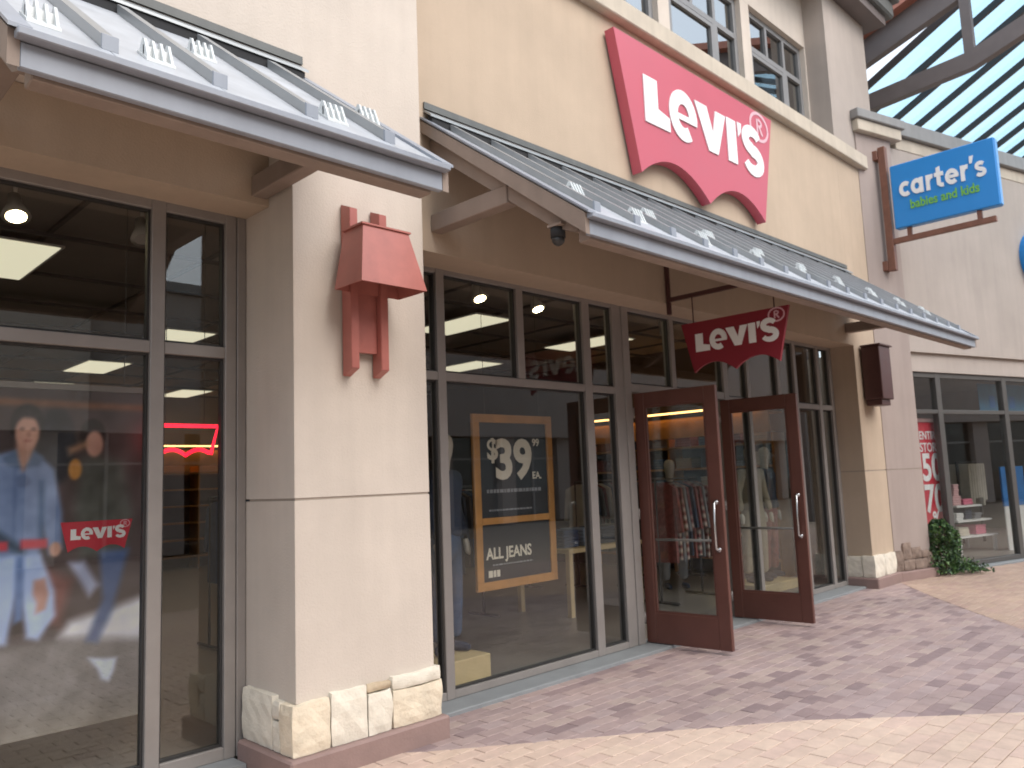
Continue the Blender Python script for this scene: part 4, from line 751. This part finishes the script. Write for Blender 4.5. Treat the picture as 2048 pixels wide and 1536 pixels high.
# ---- neon wing
nn = thing('neon_sign', (2.06, 4.9, 1.75), 'glowing red neon wing outline in the narrow pane by the corner pillar', 'neon sign')
kn = 0.405 / 2.976; wp = [(2.05 + a * kn, 4.9, 1.795 + b * kn) for a, b in WING]; MB().tube(wp + [wp[0]], 0.0125, 8).build('tube', M['neon'], nn, True)
for x in (1.93, 2.17): MB().tube([(x, 4.912, 1.975), (x, 4.915, 3.50)], 0.002, 6).build('wire', M['pipe'], nn)
B('backing_bar', 'pipe', nn, 1.90, 2.20, 4.91, 4.916, 1.965, 1.975)
# ---- price board
pb = thing('price_sign', (4.94, 4.95, 0.65), 'oak framed navy price board hanging in the entrance window', 'price sign'); X0, X1, Z0, Z1 = 4.455, 5.425, 0.665, 2.125
for nm, q in (('frame_rail', (X0, X1, 4.93, 4.965, Z1 - 0.07, Z1)), ('frame_rail', (X0, X1, 4.93, 4.965, Z0, Z0 + 0.07)), ('frame_stile', (X0, X0 + 0.075, 4.931, 4.964, Z0 + 0.07, Z1 - 0.07)), ('frame_stile', (X1 - 0.075, X1, 4.931, 4.964, Z0 + 0.07, Z1 - 0.07)), ('frame_rail', (X0 + 0.075, X1 - 0.075, 4.932, 4.963, 1.20, 1.255))): MB().box(*q, c=0.004).build(nm, M['wood'], pb)
B('board', 'black', pb, X0 + 0.075, X1 - 0.075, 4.945, 4.955, 1.255, Z1 - 0.07); B('board', 'black', pb, X0 + 0.075, X1 - 0.075, 4.945, 4.955, Z0 + 0.07, 1.20)
for tx, x, z, sz, off, mt in (('$', 4.68, 1.82, 0.25, 0.006, 'ink_cream'), ('39', 4.93, 1.725, 0.46, 0.016, 'ink_cream'), ('99', 5.215, 1.885, 0.09, 0.002, 'ink_cream'), ('EA.', 5.215, 1.595, 0.085, 0.002, 'ink_cream'), ('ALL JEANS', 4.84, 0.955, 0.13, 0.003, 'ink_cream')): text('lettering', tx, sz, 0.001, mt, pb, (x, 4.943, z), (1, 0, 0), (0, 0, 1), offset=off, sx=0.9 if tx == 'ALL JEANS' else 1)
for x0, x1, z, h, mt in ((4.60, 5.26, 1.475, 0.03, 'ink_grey'), (4.62, 5.14, 1.315, 0.014, 'ink_grey'), (4.64, 5.12, 0.865, 0.012, 'ink_grey'), (4.59, 4.72, 0.795, 0.055, 'ink_cream')):
    mb = MB(); q = x0
    while q < x1: w = min(random.uniform(0.012, 0.05), x1 - q); mb.box(q, q + w, 4.942, 4.944, z - h / 2, z + h / 2); q += w + 0.010
    mb.build('fine_print', M[mt], pb)
for x in (X0 + 0.15, X1 - 0.15): MB().tube([(x, 4.948, Z1), (x, 4.948, 3.50)], 0.0022, 6).build('wire', M['pipe'], pb)
# ---- mannequins, grown from jointed skeletons
def skin(name, joints, edges, material, parent, root=0, sub=2):
    m = bpy.data.meshes.new(name); m.from_pydata([j[:3] for j in joints], edges, []); o = bpy.data.objects.new(name, m); C.objects.link(o)
    o.modifiers.new('skin', 'SKIN'); o.modifiers.new('sub', 'SUBSURF').levels = sub
    for i, j in enumerate(joints): r_ = j[3]; m.skin_vertices[0].data[i].radius = (r_, r_) if not isinstance(r_, tuple) else r_
    m.skin_vertices[0].data[root].use_root = True; dg = bpy.context.evaluated_depsgraph_get(); e = bpy.data.meshes.new_from_object(o.evaluated_get(dg)); bpy.data.objects.remove(o); bpy.data.meshes.remove(m)
    e.materials.clear(); return link(name, e, material, parent, True)
def mannequin(x, y, z, rz, label, top, bottom, coat=False, head=True):
    t = thing('mannequin', (x, y, z), label, 'mannequin', 'dressed mannequins in the clothes shop'); c, s = math.cos(rz), math.sin(rz)
    w = lambda q: (x + q[0] * c - q[1] * s, y + q[0] * s + q[1] * c, z + q[2], q[3])
    J_ = lambda L: [w(q) for q in L]
    skin('trousers', J_([(0, 0, 0.98, 0.135), (0, 0, 0.88, 0.14), (0.10, 0, 0.80, 0.098), (0.115, -0.02, 0.50, 0.07), (0.12, 0.0, 0.10, 0.062), (-0.10, 0, 0.80, 0.098), (-0.12, 0.015, 0.50, 0.07), (-0.13, 0.03, 0.10, 0.062)]), [(0, 1), (1, 2), (2, 3), (3, 4), (1, 5), (5, 6), (6, 7)], bottom, t, 1)
    low = 0.62 if coat else 0.90
    skin('coat' if coat else 'jacket', J_([(0, 0, low, 0.185 if coat else 0.155), (0, 0, 1.08, 0.14), (0, 0, 1.28, 0.155), (0, 0, 1.42, 0.10), (0.16, 0, 1.40, 0.07), (0.235, 0.01, 1.14, 0.052), (0.25, -0.06, 0.90, 0.044), (-0.16, 0, 1.40, 0.07), (-0.235, 0.01, 1.14, 0.052), (-0.245, -0.03, 0.90, 0.044)]), [(0, 1), (1, 2), (2, 3), (3, 4), (4, 5), (5, 6), (3, 7), (7, 8), (8, 9)], top, t, 1)
    body = [(0, 0, 1.40, 0.06), (0, 0, 1.50, 0.052), (0, -0.01, 1.57, 0.07), (0, -0.012, 1.66, 0.085), (0, 0, 1.74, 0.062)] if head else [(0, 0, 1.40, 0.06), (0, 0, 1.49, 0.05), (0, 0, 1.51, 0.045)]
    skin('head' if head else 'neck', J_(body), [(i, i + 1) for i in range(len(body) - 1)], M['mann'], t)
    for sx, yy in ((0.252, -0.065), (-0.247, -0.035)):
        skin('hand', J_([(sx, yy, 0.88, 0.026), (sx, yy - 0.01, 0.82, 0.030), (sx * 0.99, yy - 0.02, 0.75, 0.016), (sx * 0.90, yy - 0.03, 0.80, 0.011), (sx * 1.02, yy - 0.03, 0.74, 0.012)]), [(0, 1), (1, 2), (1, 3), (1, 4)], M['mann'], t, 0, 1)
    for sx, yy in ((0.12, 0.0), (-0.13, 0.03)):
        skin('shoe', J_([(sx, yy + 0.03, 0.045, 0.044), (sx, yy - 0.06, 0.04, 0.042), (sx, yy - 0.14, 0.03, 0.030)]), [(0, 1), (1, 2)], M['cloth_navy'], t, 0, 1)
    return t
def plinth(x, y, w, d, h, lab):
    t = thing('display_plinth', (x, y, 0.02), lab, 'plinth', 'display plinths'); MB().box(x - w / 2, x + w / 2, y - d / 2, y + d / 2, 0.021, 0.02 + h, c=0.006).build('box', M['pale_wood'], t); B('base_strip', 'pipe', t, x - w / 2 + 0.02, x + w / 2 - 0.02, y - d / 2 + 0.02, y + d / 2 - 0.02, 0.0205, 0.0209); return t
plinth(4.17, 5.0, 0.50, 0.46, 0.20, 'pale plywood plinth at the foot of the denim mannequin'); mannequin(4.20, 5.02, 0.221, R(25), 'mannequin in navy jacket and blue jeans beside the price board', M['cloth_navy'], M['denim'])
plinth(9.75, 5.30, 0.95, 0.55, 0.12, 'pale plywood plinth behind the side window'); mannequin(9.62, 5.28, 0.141, R(-15), 'mannequin in long khaki coat behind the side window', M['khaki'], M['khaki'], True); mannequin(10.12, 5.34, 0.141, R(10), 'mannequin in navy top and red trousers next to the khaki coat', M['cloth_navy'], M['cloth_red'])
mannequin(9.35, 6.35, 0.021, R(-30), 'mannequin in navy coat and grey trousers inside the doorway', M['cloth_navy'], M['cloth_grey'], True)
mannequin(2.15, 6.6, 0.021, R(20), 'mannequin in khaki jacket deep behind the narrow pane', M['khaki'], M['denim'])
# ---- shelving with warm lit valance along the right wall and the back
def shelving(name, x0, x1, y0, y1, face, lab):
    t = thing(name, ((x0 + x1) / 2, (y0 + y1) / 2, 0.02), lab, 'shelves', 'oak wall shelves')
    n = 6 if face == 'x' else 5
    for i in range(6): B('shelf', 'wood', t, x0, x1, y0, y1, 0.25 + i * 0.34, 0.28 + i * 0.34)
    if face == 'x':
        MB().box(x0 - 0.05, x0, y0, y1, 2.12, 2.40, c=0.006).build('valance', M['wood'], t); B('lamp_strip', 'warm_glow', t, x0 + 0.03, x0 + 0.06, y0 + 0.1, y1 - 0.1, 2.30, 2.33); B('top', 'wood', t, x0 - 0.04, x1, y0, y1, 2.402, 2.43)
        B('valance_lamp', 'warm_glow', t, x0 - 0.17, x0 - 0.13, y0 + 0.2, y1 - 0.2, 2.50, 2.525)
        for yy in [y0 + (y1 - y0) * i / 4 for i in range(5)]: B('upright', 'wood', t, x0 + 0.01, x1, yy - 0.015, yy + 0.015, 0.02, 2.11)
    else:
        MB().box(x0, x1, y0 - 0.05, y0, 2.12, 2.40, c=0.006).build('valance', M['wood'], t); B('lamp_strip', 'warm_glow', t, x0 + 0.1, x1 - 0.1, y0 + 0.03, y0 + 0.06, 2.30, 2.33); B('top', 'wood', t, x0, x1, y0 - 0.04, y1, 2.402, 2.43)
        B('valance_lamp', 'warm_glow', t, x0 + 0.2, x1 - 0.2, y0 - 0.17, y0 - 0.13, 2.50, 2.525)
        for xx in [x0 + (x1 - x0) * i / 4 for i in range(5)]: B('upright', 'wood', t, xx - 0.015, xx + 0.015, y0 + 0.01, y1, 0.02, 2.11)
    return t
shelving('wall_shelves', 10.9, 11.28, 5.6, 9.2, 'x', 'oak shelves with warm lit valance on the dark side wall')
shelving('wall_shelves', 3.0, 8.6, 16.5, 16.95, 'y', 'long oak shelves across the back wall of the clothes shop')
NAMEC = {'denim': 'dark denim', 'denim_light': 'pale denim', 'cloth_navy': 'navy', 'cloth_grey': 'grey', 'cloth_cream': 'cream', 'khaki': 'khaki', 'cloth_red': 'red flannel'}
cols = ['denim', 'denim_light', 'cloth_navy', 'cloth_grey', 'cloth_cream', 'khaki', 'cloth_red']
for i in range(6):
    for j in range(8):
        if random.random() < 0.2: continue
        y0 = 5.68 + j * 0.44; h = random.choice((0.1, 0.16, 0.22)); cc = random.choice(cols)
        t = thing('folded_jeans', (10.98, y0 + 0.15, 0.28 + i * 0.34), NAMEC[cc] + ' folded clothes on the ' + ['lowest', 'second', 'third', 'fourth', 'fifth', 'top'][i] + ' oak shelf of the side wall', 'clothes', 'stacks on the side wall shelves')
        n = int(h / 0.04)
        for q in range(n): MB().box(10.94 + random.uniform(0, 0.02), 11.24, y0 + random.uniform(0, 0.02), y0 + 0.30, 0.281 + i * 0.34 + q * 0.04, 0.279 + i * 0.34 + (q + 1) * 0.04, c=0.008).build('garment', M[cc], t)
# ---- racks of hanging clothes
def shirt(mb, x, y, z, w, l, d):
    pts = [(-w * 0.16, 0), (w * 0.16, 0), (w * 0.5, -0.07), (w * 0.62, -l * 0.62), (w * 0.50, -l * 0.63), (w * 0.40, -0.25), (w * 0.42, -l), (-w * 0.42, -l), (-w * 0.40, -0.25), (-w * 0.50, -l * 0.63), (-w * 0.62, -l * 0.62), (-w * 0.5, -0.07)]
    mb.prism(pts, lambda a, b, dd: (x + dd, y + a, z + b), -d, d)
def rack(x0, x1, y, lab, mats, l=0.75):
    t = thing('clothes_rack', ((x0 + x1) / 2, y, 0.02), lab, 'clothes rack', 'clothes racks'); m = MB(); m.tube([(x0, y, 0.03), (x0, y, 1.5), (x1, y, 1.5), (x1, y, 0.03)], 0.016, 8); m.tube([(x0, y - 0.25, 0.04), (x0, y + 0.25, 0.04)], 0.016, 8); m.tube([(x1, y - 0.25, 0.04), (x1, y + 0.25, 0.04)], 0.016, 8); m.build('frame', M['pipe'], t, True)
    x = x0 + 0.1; i = 0
    while x < x1 - 0.08: mb = MB(); shirt(mb, x, y, 1.46, 0.48 + random.uniform(-0.03, 0.03), l + random.uniform(-0.06, 0.08), random.uniform(0.016, 0.026)); mb.build('garment', M[mats[i % len(mats)]], t, bevel=0); x += random.uniform(0.07, 0.11); i += 1
rack(6.6, 8.4, 8.2, 'rack of flannel shirts beyond the open doors', ['cloth_red', 'cloth_cream', 'cloth_grey', 'cloth_red', 'cloth_navy']); rack(3.6, 5.6, 8.0, 'rack of denim jackets behind the price board', ['denim', 'denim_light', 'cloth_navy']); rack(-0.5, 1.2, 9.0, 'rack of grey and navy shirts behind the poster', ['cloth_grey', 'cloth_navy', 'khaki']); rack(2.2, 3.4, 10.2, 'rack of khaki and cream shirts in mid shop', ['khaki', 'cloth_cream', 'cloth_navy']); rack(8.8, 10.2, 7.6, 'rack of cream and denim shirts by the side wall', ['cloth_cream', 'denim', 'cloth_grey', 'cloth_red'])
rack(8.15, 9.05, 5.75, 'rack of plaid flannel and grey wool just inside the doorway', ['cloth_red', 'cloth_plaid', 'cloth_grey', 'cloth_plaid', 'cloth_navy'], 0.95); rack(9.1, 10.6, 6.9, 'rack of dark coats before the lit oak shelves', ['in_dark', 'cloth_navy', 'cloth_grey', 'khaki'], 0.95); rack(5.4, 6.4, 7.0, 'rack of navy and black jackets left of the doorway', ['in_dark', 'denim', 'cloth_navy'], 0.85)
tbl = thing('display_table', (7.4, 6.4, 0.02), 'pale plywood table with stacked jeans inside the doorway', 'table'); MB().box(6.8, 8.2, 6.0, 6.9, 0.72, 0.77, c=0.005).build('top', M['pale_wood'], tbl)
for x in (6.86, 8.14):
    for yy in (6.06, 6.84): B('leg', 'pale_wood', tbl, x - 0.03, x + 0.03, yy - 0.03, yy + 0.03, 0.021, 0.719)
for i in range(4):
    t = thing('folded_jeans', (6.98 + i * 0.34, 6.3, 0.77), ['dark', 'washed', 'navy', 'grey'][i] + ' folded jeans stacked on the plywood table', 'clothes', 'stacks on the table')
    for q in range(5): MB().box(6.86 + i * 0.34, 7.12 + i * 0.34, 6.12, 6.5, 0.771 + q * 0.04, 0.809 + q * 0.04, c=0.01).build('garment', M[['denim', 'denim_light', 'cloth_navy', 'cloth_grey'][i]], t)

# ================================================================== OPPOSITE SIDE OF THE STREET (mirrored in the glass)
ob = thing('opposite_building', (4, -11, 0), 'beige stucco shop row across the street, ends enlarged to cut sky light, with grey coping and dark windows', 'building')
B('wall', 'beige', ob, -22, 6.2, -16, -11, 3.1, 9.2); B('wall', 'pink_beige', ob, 6.2, 11.2, -16, -11.5, 3.1, 6.8); B('wall', 'mauve', ob, 11.2, 90, -16, -11.2, 3.1, 8.9)  # end blocks heightened, right one lengthened, to cut sky light and darken reflections
B('coping', 'grey_cap', ob, -22.1, 6.3, -16, -10.85, 9.203, 9.5); B('coping', 'grey_cap', ob, 6.31, 11.08, -16, -11.35, 6.803, 7.08); B('coping', 'grey_cap', ob, 11.1, 90.1, -16, -11.05, 8.903, 9.2)
B('tower', 'tan', ob, -3.2, 0.2, -14, -10.6, 0, 10.4); m = MB(); m.prism([(-3.9, 10.4), (0.9, 10.4), (-1.5, 12.2)], lambda a, b, d: (a, d, b), -14.5, -9.9); m.build('tower_roof', M['gutter'], ob)
for x in range(-22, 88, 3):
    B('pier', 'mauve' if x > 5 else 'beige', ob, x, x + 0.7, -16, -11 if x < 5 else -11.5, 0, 3.097)
    yg = -11.25 if x < 5 else -11.75; w = part('window', ob); B('pane', 'dark_pane', w, x + 0.7, x + 3, yg, yg + 0.01, 0.05, 3.097); B('mullion', 'frame', w, x + 1.8, x + 1.88, yg + 0.012, yg + 0.07, 0.05, 3.097); B('transom', 'frame', w, x + 0.7, x + 3, yg + 0.012, yg + 0.06, 2.3, 2.37)
B('room', 'in_dark', ob, -21.9, 89, -16, -15.8, 0, 3.09)
